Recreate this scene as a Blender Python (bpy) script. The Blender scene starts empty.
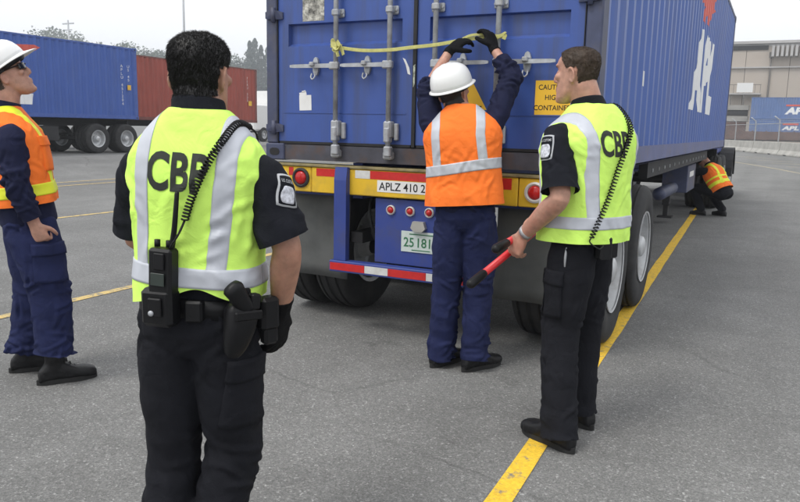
import bpy, bmesh, math, random
import numpy as np
from mathutils import Vector as V, Matrix as M, noise
from mathutils.bvhtree import BVHTree
random.seed(7)
PI = math.pi
scene = bpy.context.scene
COL = scene.collection

# ---------------------------------------------------------------- camera
CAM = V((3.41, -4.459, 1.474)); YAW, PIT, ROL = -.470, .168, .022
fw = V((math.sin(YAW)*math.cos(PIT), math.cos(YAW)*math.cos(PIT), -math.sin(PIT)))
rt = V((math.cos(YAW), -math.sin(YAW), 0)); up = rt.cross(fw)
R_ = rt*math.cos(ROL)+up*math.sin(ROL); U_ = -rt*math.sin(ROL)+up*math.cos(ROL)
cd = bpy.data.cameras.new('camera'); cam = bpy.data.objects.new('camera', cd); COL.objects.link(cam)
mw = M.Identity(4)
for i in range(3):
    mw[i][0], mw[i][1], mw[i][2], mw[i][3] = R_[i], U_[i], -fw[i], CAM[i]
cam.matrix_world = mw
cd.sensor_width = 36; cd.lens = 728.5/800*36; cd.clip_end = 3000; cd.clip_start = .05
scene.camera = cam

# ---------------------------------------------------------------- sky, sun, exposure (overcast day)
SUN_EL, SUN_AZ = math.radians(58), math.radians(-25)     # azimuth measured from -Y (behind the camera), towards +X when positive
world = bpy.data.worlds.new('World'); scene.world = world; world.use_nodes = True
nt = world.node_tree; nt.nodes.clear()
sky = nt.nodes.new('ShaderNodeTexSky'); sky.sky_type = 'NISHITA'; sky.sun_disc = False
sky.sun_elevation = SUN_EL; sky.sun_rotation = PI - SUN_AZ
sky.air_density = 1.0; sky.dust_density = 4.0; sky.ozone_density = 1.0
hs = nt.nodes.new('ShaderNodeHueSaturation'); hs.inputs['Saturation'].default_value = .15; hs.inputs['Value'].default_value = 1.0
nt.links.new(sky.outputs[0], hs.inputs['Color'])
mixs = nt.nodes.new('ShaderNodeMixRGB'); mixs.inputs['Fac'].default_value = .82      # even cloud deck over the clear sky
mixs.inputs['Color2'].default_value = (9.3, 9.5, 9.8, 1)
nt.links.new(hs.outputs[0], mixs.inputs['Color1'])
bg = nt.nodes.new('ShaderNodeBackground'); bg.inputs['Strength'].default_value = .12
wo = nt.nodes.new('ShaderNodeOutputWorld')
nt.links.new(mixs.outputs[0], bg.inputs['Color']); nt.links.new(bg.outputs[0], wo.inputs['Surface'])
sl = bpy.data.lights.new('sun', 'SUN'); sl.energy = 1.3; sl.angle = math.radians(18); sl.color = (1, .97, .92)
sun = bpy.data.objects.new('sun', sl); COL.objects.link(sun)
sd = V((math.sin(SUN_AZ)*math.cos(SUN_EL), -math.cos(SUN_AZ)*math.cos(SUN_EL), math.sin(SUN_EL)))
sun.rotation_euler = sd.to_track_quat('Z', 'Y').to_euler(); sun.location = (0, -10, 20)
scene.view_settings.view_transform = 'Standard'; scene.view_settings.look = 'None'
scene.view_settings.exposure = 0.35; scene.view_settings.gamma = 1; scene.view_settings.use_curve_mapping = False
scene.cycles.max_bounces = 6; scene.cycles.diffuse_bounces = 3; scene.cycles.glossy_bounces = 3

# ---------------------------------------------------------------- materials
MATS = {}
def nd(t, typ, **kw):
    n = t.nodes.new(typ)
    for k, v in kw.items(): n.inputs[k].default_value = v
    return n
def mat(name, col, rough=.6, metal=0., var=.12, scale=6., bump=0., bscale=80., dirt=None, dscale=3., damt=.5, streak=False, spec=.5, sheen=0., sss=0., alpha=None, stretch=None, wrinkle=0., scuff=0.):
    if name in MATS: return MATS[name]
    m = bpy.data.materials.new(name); m.use_nodes = True; t = m.node_tree; p = t.nodes['Principled BSDF']
    tc = t.nodes.new('ShaderNodeTexCoord'); src = tc.outputs['Object']
    if stretch:
        mp = t.nodes.new('ShaderNodeMapping'); mp.inputs['Scale'].default_value = stretch
        t.links.new(src, mp.inputs[0]); src = mp.outputs[0]
    n1 = nd(t, 'ShaderNodeTexNoise', Scale=scale, Detail=6., Roughness=.6); t.links.new(src, n1.inputs['Vector'])
    cr = t.nodes.new('ShaderNodeValToRGB')
    lo = [max(0, c*(1-var)) for c in col]+[1]; hi = [min(1, c*(1+var)) for c in col]+[1]
    cr.color_ramp.elements[0].color = lo; cr.color_ramp.elements[1].color = hi
    cr.color_ramp.elements[0].position = .3; cr.color_ramp.elements[1].position = .7
    t.links.new(n1.outputs['Fac'], cr.inputs[0]); out = cr.outputs[0]
    if dirt:
        mp = t.nodes.new('ShaderNodeMapping'); mp.inputs['Scale'].default_value = (5, 5, .35) if streak else (1, 1, 1)
        t.links.new(tc.outputs['Object'], mp.inputs[0])
        n2 = nd(t, 'ShaderNodeTexNoise', Scale=dscale, Detail=8., Roughness=.65); t.links.new(mp.outputs[0], n2.inputs['Vector'])
        r2 = t.nodes.new('ShaderNodeValToRGB'); r2.color_ramp.elements[0].position = .48; r2.color_ramp.elements[1].position = .75
        r2.color_ramp.elements[1].color = (damt,)*3+(1,)
        t.links.new(n2.outputs['Fac'], r2.inputs[0])
        mx = t.nodes.new('ShaderNodeMixRGB'); mx.inputs['Color2'].default_value = (*dirt, 1)
        t.links.new(r2.outputs[0], mx.inputs['Fac']); t.links.new(out, mx.inputs['Color1']); out = mx.outputs[0]
    if scuff:
        for sc_, th, cl, am in ((23., .66, [min(1, c*1.9+.06) for c in col], .45), (11., .68, [.055, .035, .03], .7)):
            mp = t.nodes.new('ShaderNodeMapping'); mp.inputs['Scale'].default_value = (1, 1, .45); mp.inputs['Location'].default_value = (sc_, 0, 0); t.links.new(tc.outputs['Object'], mp.inputs[0])
            n5 = nd(t, 'ShaderNodeTexNoise', Scale=sc_, Detail=10., Roughness=.78); t.links.new(mp.outputs[0], n5.inputs['Vector'])
            r5 = t.nodes.new('ShaderNodeValToRGB'); r5.color_ramp.elements[0].position = th; r5.color_ramp.elements[1].position = th+.06; r5.color_ramp.elements[1].color = (am*scuff,)*3+(1,)
            t.links.new(n5.outputs['Fac'], r5.inputs[0]); mx = t.nodes.new('ShaderNodeMixRGB'); mx.inputs['Color2'].default_value = (*cl, 1)
            t.links.new(r5.outputs[0], mx.inputs['Fac']); t.links.new(out, mx.inputs['Color1']); out = mx.outputs[0]
    t.links.new(out, p.inputs['Base Color'])
    p.inputs['Roughness'].default_value = rough; p.inputs['Metallic'].default_value = metal; p.inputs['Specular IOR Level'].default_value = spec
    if sheen: p.inputs['Sheen Weight'].default_value = sheen
    if sss:
        p.inputs['Subsurface Weight'].default_value = sss; p.inputs['Subsurface Radius'].default_value = (.012, .005, .003); p.inputs['Subsurface Scale'].default_value = 1
    if bump:
        n3 = nd(t, 'ShaderNodeTexNoise', Scale=bscale, Detail=4.); t.links.new(src, n3.inputs['Vector'])
        b = nd(t, 'ShaderNodeBump', Strength=bump, Distance=.01); t.links.new(n3.outputs['Fac'], b.inputs['Height']); t.links.new(b.outputs[0], p.inputs['Normal'])
        if wrinkle:
            n4 = nd(t, 'ShaderNodeTexNoise', Scale=16., Detail=3., Roughness=.45, Distortion=1.1); t.links.new(src, n4.inputs['Vector'])
            b2 = nd(t, 'ShaderNodeBump', Strength=wrinkle, Distance=.012); t.links.new(n4.outputs['Fac'], b2.inputs['Height']); t.links.new(b2.outputs[0], b.inputs['Normal'])
    MATS[name] = m; return m

def asphalt():
    m = bpy.data.materials.new('asphalt'); m.use_nodes = True; t = m.node_tree; p = t.nodes['Principled BSDF']
    tc = t.nodes.new('ShaderNodeTexCoord'); src = tc.outputs['Object']
    def vor(s, feat='F1'):
        v = t.nodes.new('ShaderNodeTexVoronoi'); v.feature = feat; v.inputs['Scale'].default_value = s; t.links.new(src, v.inputs['Vector']); return v
    def noi(s, d=5, r=.6):
        n = nd(t, 'ShaderNodeTexNoise', Scale=s, Detail=float(d), Roughness=r); t.links.new(src, n.inputs['Vector']); return n
    def ramp(i, stops):
        r = t.nodes.new('ShaderNodeValToRGB'); e = r.color_ramp.elements
        e[0].position, e[0].color = stops[0][0], (*[stops[0][1]]*3, 1); e[1].position, e[1].color = stops[-1][0], (*[stops[-1][1]]*3, 1)
        for a, b in stops[1:-1]:
            k = e.new(a); k.color = (b, b, b, 1)
        t.links.new(i, r.inputs[0]); return r.outputs[0]
    def mul(a, b, typ='MULTIPLY', f=1.):
        x = t.nodes.new('ShaderNodeMixRGB'); x.blend_type = typ; x.inputs['Fac'].default_value = f
        t.links.new(a, x.inputs[1]); t.links.new(b, x.inputs[2]); return x.outputs[0]
    v1 = vor(118); sep = t.nodes.new('ShaderNodeSeparateColor'); t.links.new(v1.outputs['Color'], sep.inputs[0])
    stones = ramp(sep.outputs[0], [(0, .138), (.4, .165), (.75, .186), (.9, .215), (.97, .255), (1., .34)])
    v2 = vor(210); sep2 = t.nodes.new('ShaderNodeSeparateColor'); t.links.new(v2.outputs['Color'], sep2.inputs[0])
    fine = ramp(sep2.outputs[1], [(0, .78), (.5, 1.), (1, 1.22)])
    c = mul(stones, fine)
    c = mul(c, ramp(noi(.35, 6).outputs['Fac'], [(.28, .78), (.7, 1.12)]))
    c = mul(c, ramp(noi(2.2, 6, .7).outputs['Fac'], [(.3, .88), (.7, 1.08)]))
    c = mul(c, ramp(noi(1.3, 9, .75).outputs['Fac'], [(.60, 1.), (.72, .66)]))           # old oil spots
    # tyre-worn lanes along the stalls
    mp = t.nodes.new('ShaderNodeMapping'); mp.inputs['Scale'].default_value = (1.1, .06, 1); t.links.new(src, mp.inputs[0])
    nl = nd(t, 'ShaderNodeTexNoise', Scale=1., Detail=3.); t.links.new(mp.outputs[0], nl.inputs['Vector'])
    c = mul(c, ramp(nl.outputs['Fac'], [(.35, .9), (.65, 1.06)]))
    # cracks, only in places
    ns = noi(1.1, 6); mxv = t.nodes.new('ShaderNodeMixRGB'); mxv.inputs['Fac'].default_value = .16
    t.links.new(src, mxv.inputs[1]); t.links.new(ns.outputs['Color'], mxv.inputs[2])
    vc = t.nodes.new('ShaderNodeTexVoronoi'); vc.feature = 'DISTANCE_TO_EDGE'; vc.inputs['Scale'].default_value = .42; t.links.new(mxv.outputs[0], vc.inputs['Vector'])
    line = ramp(vc.outputs['Distance'], [(0., 0.), (.0022, .35), (.0042, 1.)])
    msk = ramp(noi(.55, 3).outputs['Fac'], [(.5, 1.), (.58, 0.)])
    c = mul(c, mul(line, msk, 'LIGHTEN'), 'MULTIPLY', .26)
    pt = noi(4.2, 3, .5); c = mul(c, ramp(pt.outputs['Fac'], [(.2, .45), (.245, 1.)]))       # little tar blobs
    tint = t.nodes.new('ShaderNodeMixRGB'); tint.blend_type = 'MULTIPLY'; tint.inputs['Fac'].default_value = 1; tint.inputs[2].default_value = (1.0, .995, .965, 1)
    t.links.new(c, tint.inputs[1]); t.links.new(tint.outputs[0], p.inputs['Base Color'])
    p.inputs['Roughness'].default_value = .85; p.inputs['Specular IOR Level'].default_value = .3
    b = nd(t, 'ShaderNodeBump', Strength=.45, Distance=.004); t.links.new(v1.outputs['Distance'], b.inputs['Height']); t.links.new(b.outputs[0], p.inputs['Normal'])
    return m

def line_paint(name, col, wear):
    m = bpy.data.materials.new(name); m.use_nodes = True; t = m.node_tree; p = t.nodes['Principled BSDF']
    tc = t.nodes.new('ShaderNodeTexCoord'); src = tc.outputs['Object']
    n = nd(t, 'ShaderNodeTexNoise', Scale=14., Detail=10., Roughness=.75); t.links.new(src, n.inputs['Vector'])
    r = t.nodes.new('ShaderNodeValToRGB'); e = r.color_ramp.elements
    e[0].position = wear; e[1].position = wear+.12; e[0].color = (0, 0, 0, 1); e[1].color = (1, 1, 1, 1)
    t.links.new(n.outputs['Fac'], r.inputs[0])
    v = t.nodes.new('ShaderNodeTexVoronoi'); v.inputs['Scale'].default_value = 95; t.links.new(src, v.inputs['Vector'])
    s = t.nodes.new('ShaderNodeSeparateColor'); t.links.new(v.outputs['Color'], s.inputs[0])
    r2 = t.nodes.new('ShaderNodeValToRGB'); e = r2.color_ramp.elements; e[0].color = (*[c*.82 for c in col], 1); e[1].color = (*[min(1, c*1.08) for c in col], 1)
    t.links.new(s.outputs[0], r2.inputs[0])
    mx = t.nodes.new('ShaderNodeMixRGB'); mx.inputs[1].default_value = (.18, .175, .155, 1); t.links.new(r2.outputs[0], mx.inputs[2]); t.links.new(r.outputs[0], mx.inputs[0])
    t.links.new(mx.outputs[0], p.inputs['Base Color']); p.inputs['Roughness'].default_value = .75
    b = nd(t, 'ShaderNodeBump', Strength=.4, Distance=.004); t.links.new(v.outputs['Distance'], b.inputs['Height']); t.links.new(b.outputs[0], p.inputs['Normal'])
    MATS[name] = m; return m

RUST = (.10, .055, .035); GRIME = (.06, .055, .05)
m_asph = asphalt()
m_yline = line_paint('yellow_line', (.84, .53, .04), .34)
m_yline_old = line_paint('old_yellow_line', (.62, .45, .16), .40)
m_wline = line_paint('pale_line', (.55, .46, .25), .44)
m_door = mat('door_blue', (.038, .083, .305), .42, var=.10, scale=2.5, dirt=(.05, .06, .10), dscale=2.2, damt=.7, streak=True, bump=.04, bscale=30, scuff=1.)
m_side = mat('side_blue', (.062, .122, .37), .45, scuff=.6, var=.08, scale=1.5, dirt=(.16, .17, .24), dscale=1.6, damt=.5, streak=True)
m_frame = mat('frame_blue', (.05, .06, .115), .55, var=.3, scale=5, dirt=(.10, .085, .07), dscale=4, damt=.85)
m_rail = mat('rail_blue', (.105, .12, .25), .55, scuff=1., var=.15, scale=3, dirt=(.16, .14, .13), dscale=5, damt=.7)
m_sill = mat('sill', (.055, .055, .07), .65, var=.35, scale=6, dirt=RUST, dscale=7, damt=.8)
m_gasket = mat('gasket', (.012, .012, .014), .7, var=.3)
m_galv = mat('galvanised', (.40, .415, .435), .45, metal=.35, var=.22, scale=14, dirt=(.16, .13, .10), dscale=9, damt=.6)
m_chas = mat('chassis_blue', (.03, .055, .25), .5, scuff=1., var=.15, scale=5, dirt=GRIME, dscale=5, damt=.6)
m_dark = mat('dark_steel', (.018, .018, .02), .7, var=.3, scale=5, dirt=(.04, .035, .03), dscale=4)
m_yel = mat('beam_yellow', (.70, .44, .02), .5, scuff=1., var=.10, scale=5, dirt=(.30, .21, .06), dscale=6, damt=.55)
m_redt = mat('red_tape', (.52, .02, .018), .35, var=.12, scale=30)
m_whtt = mat('white_tape', (.62, .62, .60), .4, var=.08, scale=30, dirt=(.35, .33, .28), dscale=8)
m_white = mat('white_paint', (.74, .74, .73), .5, var=.05, scale=6, dirt=(.5, .48, .43), dscale=6, damt=.4)
m_whtl = mat('logo_white', (.78, .78, .78), .5, var=.04, scale=3)
m_redl = mat('logo_red', (.62, .10, .07), .5, var=.1, scale=3)
m_blk = mat('black_print', (.010, .010, .011), .6, var=.2)
m_lens = mat('red_lens', (.45, .012, .012), .15, var=.15, scale=40)
m_rub = mat('tyre_rubber', (.020, .020, .021), .8, var=.25, scale=9, dirt=(.055, .05, .045), dscale=5, damt=.6, bump=.1)
m_rim = mat('rim_paint', (.55, .56, .57), .4, metal=.3, var=.12, scale=7, dirt=(.25, .22, .19), dscale=6, damt=.6)
m_flap = mat('flap_rubber', (.085, .088, .086), .8, var=.25, scale=4, dirt=(.10, .10, .095), dscale=5, damt=.7)
m_sign = mat('sign_yellow', (.80, .47, .03), .5, var=.05, scale=8)
m_strap = mat('strap_web', (.50, .48, .17), .85, var=.15, scale=30, bump=.15, bscale=300)
m_conc = mat('concrete', (.40, .39, .36), .9, var=.15, scale=1.5, dirt=(.22, .21, .19), dscale=1.1, damt=.6)

# ---------------------------------------------------------------- helpers
def tag(o, label=None, cat=None, group=None, kind=None):
    if label: o['label'] = label
    if cat: o['category'] = cat
    if group: o['group'] = group
    if kind: o['kind'] = kind
    return o
def empty(name, loc=(0, 0, 0), rz=0):
    o = bpy.data.objects.new(name, None); COL.objects.link(o); o.location = loc; o.rotation_euler = (0, 0, rz); o.empty_display_size = .2; return o
def link(name, me, m=None, parent=None, smooth=False):
    o = bpy.data.objects.new(name, me); COL.objects.link(o)
    if m: me.materials.clear(); me.materials.append(m)
    if parent: o.parent = parent
    if smooth: me.polygons.foreach_set('use_smooth', [True]*len(me.polygons))
    return o
def obj(name, bm, m, parent=None, smooth=False, sharp=None):
    me = bpy.data.meshes.new(name); bmesh.ops.recalc_face_normals(bm, faces=bm.faces[:]); bm.to_mesh(me); bm.free()
    o = link(name, me, m, parent, smooth)
    if sharp:
        me.polygons.foreach_set('use_smooth', [True]*len(me.polygons)); me.set_sharp_from_angle(angle=math.radians(sharp))
    return o
def dup(root, parent=None):
    c = root.copy(); COL.objects.link(c); c.parent = parent
    for ch in root.children: dup(ch, c)
    return c
def B(): return bmesh.new()
def box(bm, x0, x1, y0, y1, z0, z1, bev=0):
    r = bmesh.ops.create_cube(bm, size=1); vs = r['verts']
    for v in vs: v.co = V(((x0+x1)/2+v.co.x*(x1-x0), (y0+y1)/2+v.co.y*(y1-y0), (z0+z1)/2+v.co.z*(z1-z0)))
    if bev:
        es = list({e for v in vs for e in v.link_edges}); bmesh.ops.bevel(bm, geom=es, offset=bev, segments=1, affect='EDGES')
    return bm
def bx(name, m, parent, x0, x1, y0, y1, z0, z1, bev=0): return obj(name, box(B(), x0, x1, y0, y1, z0, z1, bev), m, parent)
def prism(bm, pts, d):
    """closed polygon pts (3D, planar) extruded by vector d"""
    a = [bm.verts.new(p) for p in pts]; b = [bm.verts.new(V(p)+V(d)) for p in pts]; n = len(pts)
    bm.faces.new(a); bm.faces.new(b[::-1])
    for i in range(n): bm.faces.new((a[i], b[i], b[(i+1) % n], a[(i+1) % n]))
    return bm
def loft(bm, rings, cap=True):
    vr = [[bm.verts.new(p) for p in r] for r in rings]; n = len(rings[0])
    for a, b in zip(vr, vr[1:]):
        for i in range(n): bm.faces.new((a[i], a[(i+1) % n], b[(i+1) % n], b[i]))
    if cap: bm.faces.new(vr[0][::-1]); bm.faces.new(vr[-1])
    return bm
def se(t, e):
    c, s = math.cos(t), math.sin(t)
    return math.copysign(abs(c)**(2/e), c), math.copysign(abs(s)**(2/e), s)
def ring(c, a, b, n=18, e=2.):
    return [c + a*se(2*PI*i/n, e)[0] + b*se(2*PI*i/n, e)[1] for i in range(n)]
def crom(P, sub):
    out = []; n = len(P)
    for i in range(n-1):
        p0, p1, p2, p3 = P[max(0, i-1)], P[i], P[i+1], P[min(n-1, i+2)]
        for k in range(sub):
            t = k/sub
            out.append(.5*((2*p1)+(p2-p0)*t+(2*p0-5*p1+4*p2-p3)*t*t+(3*p1-p0-3*p2+p3)*t**3))
    out.append(P[-1]); return out
def sweep(bm, pts, rad, ref=(1, 0, 0), n=14, e=2., sub=3, tip=True):
    """tube along a path; rad = r or (ra along ref, rb) per point"""
    pts = [V(p) for p in pts]; rr = [V((r, r)) if isinstance(r, (int, float)) else V(r) for r in rad]
    if sub > 1: pts, rr = crom(pts, sub), crom(rr, sub)
    ref = V(ref); rings = []
    for i, p in enumerate(pts):
        t = (pts[min(i+1, len(pts)-1)]-pts[max(i-1, 0)]).normalized()
        a = ref-t*ref.dot(t)
        if a.length < .15: a = t.orthogonal()
        a.normalize(); b = t.cross(a)
        if tip and i == 0:
            q = min(rr[0]); rings += [ring(p-t*q*.85, a*rr[0][0]*.35, b*rr[0][1]*.35, n, e), ring(p-t*q*.5, a*rr[0][0]*.8, b*rr[0][1]*.8, n, e)]
        rings.append(ring(p, a*rr[i][0], b*rr[i][1], n, e))
        if tip and i == len(pts)-1:
            q = min(rr[-1]); rings += [ring(p+t*q*.5, a*rr[-1][0]*.8, b*rr[-1][1]*.8, n, e), ring(p+t*q*.85, a*rr[-1][0]*.35, b*rr[-1][1]*.35, n, e)]
    return loft(bm, rings)
def tube(bm, pts, r, n=8, sub=1): return sweep(bm, pts, [r]*len(pts), (.31, .2, .93), n, 2., sub, False)
def ellip(bm, c, rx, ry, rz, rot=None, seg=16):
    r = bmesh.ops.create_uvsphere(bm, u_segments=seg, v_segments=max(8, seg//2+2), radius=1)
    for v in r['verts']:
        p = V((v.co.x*rx, v.co.y*ry, v.co.z*rz)); p = rot @ p if rot else p; v.co = V(c)+p
    return bm
def lathe(bm, prof, n=36, axis='X', c=(0, 0, 0), closed=False, cap=True):
    """profile (u along axis, r)"""
    rings = []
    for u, r in prof:
        row = []
        for i in range(n):
            a = 2*PI*i/n; ca, sa = math.cos(a)*r, math.sin(a)*r
            p = {'X': (u, ca, sa), 'Y': (ca, u, sa), 'Z': (ca, sa, u)}[axis]; row.append(bm.verts.new(V(c)+V(p)))
        rings.append(row)
    seq = list(zip(rings, rings[1:])) + ([(rings[-1], rings[0])] if closed else [])
    for a, b in seq:
        for i in range(n): bm.faces.new((a[i], a[(i+1) % n], b[(i+1) % n], b[i]))
    if not closed and cap:
        if prof[0][1] > 1e-5: bm.faces.new(rings[0][::-1])
        if prof[-1][1] > 1e-5: bm.faces.new(rings[-1])
    bmesh.ops.remove_doubles(bm, verts=bm.verts[:], dist=1e-6)
    return bm
def cyl(bm, a, b, r, n=14):
    return sweep(bm, [a, b], [r, r], (.3, .2, .9), n, 2., 1, False)
def txt(s, h, bold=0., shear=0., spacing=1., sx=1.):
    """text as flat triangles: (verts [(u,v)], faces, width)"""
    cu = bpy.data.curves.new('t', 'FONT'); cu.body = s; cu.size = 1; cu.offset = bold; cu.shear = shear; cu.space_character = spacing; cu.resolution_u = 4; cu.fill_mode = 'FRONT'
    o = bpy.data.objects.new('t', cu); COL.objects.link(o); dg = bpy.context.evaluated_depsgraph_get()
    me = bpy.data.meshes.new_from_object(o.evaluated_get(dg))
    vs = [(v.co.x, v.co.y) for v in me.vertices]; fs = [tuple(p.vertices) for p in me.polygons]
    bpy.data.objects.remove(o); bpy.data.curves.remove(cu); bpy.data.meshes.remove(me)
    x0 = min(v[0] for v in vs); x1 = max(v[0] for v in vs); y0 = min(v[1] for v in vs); y1 = max(v[1] for v in vs); k = h/(y1-y0)
    return [((v[0]-x0)*k*sx, (v[1]-y0)*k) for v in vs], fs, (x1-x0)*k*sx
def text_on(name, s, h, fn, m, parent, center=True, width=None, cuts=None, fine=0, **kw):
    """letters laid on a surface: fn(u, v) -> point"""
    vs, fs, w = txt(s, h, **kw); sx = (width/w) if width else 1; w *= sx; ox = -w/2 if center else 0
    bm = B(); bv = [bm.verts.new((v[0]*sx+ox, v[1], 0)) for v in vs]
    for f in fs:
        try: bm.faces.new([bv[i] for i in f])
        except ValueError: pass
    bmesh.ops.remove_doubles(bm, verts=bm.verts[:], dist=1e-5)
    if cuts:
        for c in cuts: bmesh.ops.bisect_plane(bm, geom=bm.verts[:]+bm.edges[:]+bm.faces[:], plane_co=(c, 0, 0), plane_no=(1, 0, 0), dist=1e-6)
    if fine:
        k = -.6
        while k < .6:
            for no in ((1, 0, 0), (0, 1, 0)): bmesh.ops.bisect_plane(bm, geom=bm.verts[:]+bm.edges[:]+bm.faces[:], plane_co=(k, k, 0), plane_no=no, dist=1e-6)
            k += fine
    for v in bm.verts: v.co = fn(v.co.x, v.co.y)
    return obj(name, bm, m, parent)
def soft(name, bm, voxel, iters, m, parent, fold=None, disp=None):
    """weld overlapping shells into one continuous skin, smooth it, add folds"""
    bmesh.ops.recalc_face_normals(bm, faces=bm.faces[:])
    me = bpy.data.meshes.new('tmp'); bm.to_mesh(me); bm.free()
    o = bpy.data.objects.new('tmp', me); COL.objects.link(o)
    r = o.modifiers.new('r', 'REMESH'); r.mode = 'VOXEL'; r.voxel_size = voxel; r.use_smooth_shade = True
    s = o.modifiers.new('s', 'SMOOTH'); s.factor = .5; s.iterations = iters
    me2 = bpy.data.meshes.new_from_object(o.evaluated_get(bpy.context.evaluated_depsgraph_get()))
    bpy.data.objects.remove(o); bpy.data.meshes.remove(me)
    me2.name = name
    n = len(me2.vertices); co = np.empty(n*3); no = np.empty(n*3)
    me2.vertices.foreach_get('co', co); me2.vertices.foreach_get('normal', no); co = co.reshape(-1, 3); no = no.reshape(-1, 3)
    if fold:
        d = np.array([fold(V(c)) for c in co]); co = co+no*d[:, None]
        me2.vertices.foreach_set('co', co.ravel()); me2.update()
    return link(name, me2, m, parent, True)
def creases(o, specs, seed=1):
    """sharp cloth creases that run along the surface: spec = (centre, radius, direction, spread, count, (len0, len1), depth, width)"""
    from mathutils.kdtree import KDTree
    me = o.data; n = len(me.vertices); rnd = random.Random(seed); vs = [v.co.copy() for v in me.vertices]; ns = [v.normal.copy() for v in me.vertices]
    kd = KDTree(n)
    for i, c in enumerate(vs): kd.insert(c, i)
    kd.balance(); acc = np.zeros(n)
    for c, R, d, sp, cnt, (l0, l1), A, w in specs:
        cand = [i for _, i, dist in kd.find_range(V(c), R)]
        if not cand: continue
        for _ in range(cnt):
            i = rnd.choice(cand); p = vs[i]; nn = ns[i]; d0 = V(d); d0 = d0-nn*d0.dot(nn)
            if d0.length < 1e-3: continue
            d0.normalize(); ang = rnd.gauss(0, sp); L = rnd.uniform(l0, l1); bend = rnd.gauss(0, .10); pts = []; step = w*.45; m = max(4, int(L/step)); sgn = rnd.choice((1, 1, -1)); a = A*rnd.uniform(.5, 1.2)
            dr = M.Rotation(ang, 3, nn) @ d0
            for k in range(m):
                pts.append((p.copy(), nn.copy())); q = p+dr*step; _, j, _ = kd.find(q); nn = ns[j]; p = q-nn*(q-vs[j]).dot(nn); dr = (dr-nn*dr.dot(nn)); dr = dr.normalized() if dr.length > 1e-4 else nn.orthogonal(); dr = M.Rotation(bend, 3, nn) @ dr if k % 3 == 0 else dr
            best = {}
            for k, (q, _) in enumerate(pts):
                for co, j, dist in kd.find_range(q, w*2.6):
                    if j not in best or dist < best[j][0]: best[j] = (dist, k)
            for j, (dist, k) in best.items():
                x = dist/w; t = k/(m-1); acc[j] += sgn*a*math.sin(PI*min(1, max(0, .06+t*.9)))**.8*(1-x*x)*math.exp(-x*x*.6)
    acc = np.clip(acc, -.022, .022); co = np.array([v+nv*float(x) for v, nv, x in zip(vs, ns, acc)]); me.vertices.foreach_set('co', co.ravel()); me.update()
def trim(o, co, no, near=None):
    """cut a garment open along a plane, dropping what lies on the side of no"""
    bm = bmesh.new(); bm.from_mesh(o.data); fs = bm.faces[:]
    if near: fs = [f for f in fs if (f.calc_center_median()-near[0]).length < near[1]]
    es = {e for f in fs for e in f.edges}; vs = {v for f in fs for v in f.verts}
    bmesh.ops.bisect_plane(bm, geom=list(vs)+list(es)+fs, plane_co=co, plane_no=no, clear_outer=True)
    bm.to_mesh(o.data); bm.free(); o.data.update(); o.data.polygons.foreach_set('use_smooth', [True]*len(o.data.polygons))
def bvh(o):
    me = o.data; return BVHTree.FromPolygons([v.co.copy() for v in me.vertices], [tuple(p.vertices) for p in me.polygons])
def hit(t, p, d, far=.6):
    d = V(d).normalized(); h = t.ray_cast(V(p)-d*far, d)
    if h[0] is None:
        h = t.find_nearest(V(p))
    return h[0], h[1]
def sheet(bm, grid, thick, inner):
    """grid of (point, outward) -> slab standing proud of its base"""
    nu, nv = len(grid), len(grid[0])
    top = [[bm.verts.new(p+d*thick) for p, d in row] for row in grid]
    for i in range(nu-1):
        for j in range(nv-1): bm.faces.new((top[i][j], top[i+1][j], top[i+1][j+1], top[i][j+1]))
    loop = [(i, 0) for i in range(nu)]+[(nu-1, j) for j in range(1, nv)]+[(i, nv-1) for i in range(nu-2, -1, -1)]+[(0, j) for j in range(nv-2, 0, -1)]
    low = [bm.verts.new(grid[i][j][0]-grid[i][j][1]*inner) for i, j in loop]
    for k in range(len(loop)):
        a, b = loop[k], loop[(k+1) % len(loop)]
        bm.faces.new((top[a[0]][a[1]], low[k], low[(k+1) % len(loop)], top[b[0]][b[1]]))
    return bm
def patch(name, t, c, d, upv, w, h, thick, m, parent, nu=10, nv=10, inner=.003, roundness=0):
    """slab of w x h pressed onto a soft surface, projected along d"""
    d = V(d).normalized(); upv = (V(upv)-d*V(upv).dot(d)).normalized(); side = d.cross(upv); g = []; d0 = hit(t, V(c), d)[0].dot(d)
    for i in range(nu):
        row = []
        for j in range(nv):
            u, v = (i/(nu-1)-.5), (j/(nv-1)-.5)
            if roundness: u *= 1-roundness*(2*abs(v))**3; v *= 1-roundness*(2*abs(u))**3
            p = V(c)+side*u*w+upv*v*h
            q, n = hit(t, p, d)
            if abs(q.dot(d)-d0) > .07: q, n = t.find_nearest(p+d*(d0-p.dot(d)))[:2]
            row.append((q, (-d+n*.5).normalized() if n.dot(d) < 0 else -d))
        g.append(row)
    return obj(name, sheet(B(), g, thick, inner), m, parent, True)

# ================================================================ SETTING
def gz(x, y):
    s = lambda v: max(0, min(1, v))**2*(3-2*max(0, min(1, v)))
    return .33*s((-x-12.3)/4.2)*(1-s((-x-40)/40)) + .18*s((y-22)/20)*(1-s((-x-2)/8))
def ground():
    xs = [-700, -400, -200, -120, -80, -60, -40, -30]+[-26+.8*i for i in range(22)]+[-8, -6, -4, -2, 0, 2, 4, 6, 8, 10, 14, 20, 30, 50, 90, 200, 500]
    ys = [-60, -30, -15, -8, -4, 0, 4, 8, 12, 16, 20]+[22+2*i for i in range(11)]+[48, 60, 80, 110, 150, 220, 350, 600, 1200]
    bm = B(); g = [[bm.verts.new((x, y, gz(x, y))) for y in ys] for x in xs]
    for i in range(len(xs)-1):
        for j in range(len(ys)-1): bm.faces.new((g[i][j], g[i+1][j], g[i+1][j+1], g[i][j+1]))
    tag(obj('ground', bm, m_asph, None, True), 'grey asphalt yard', None, None, 'structure')
ground()
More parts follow.
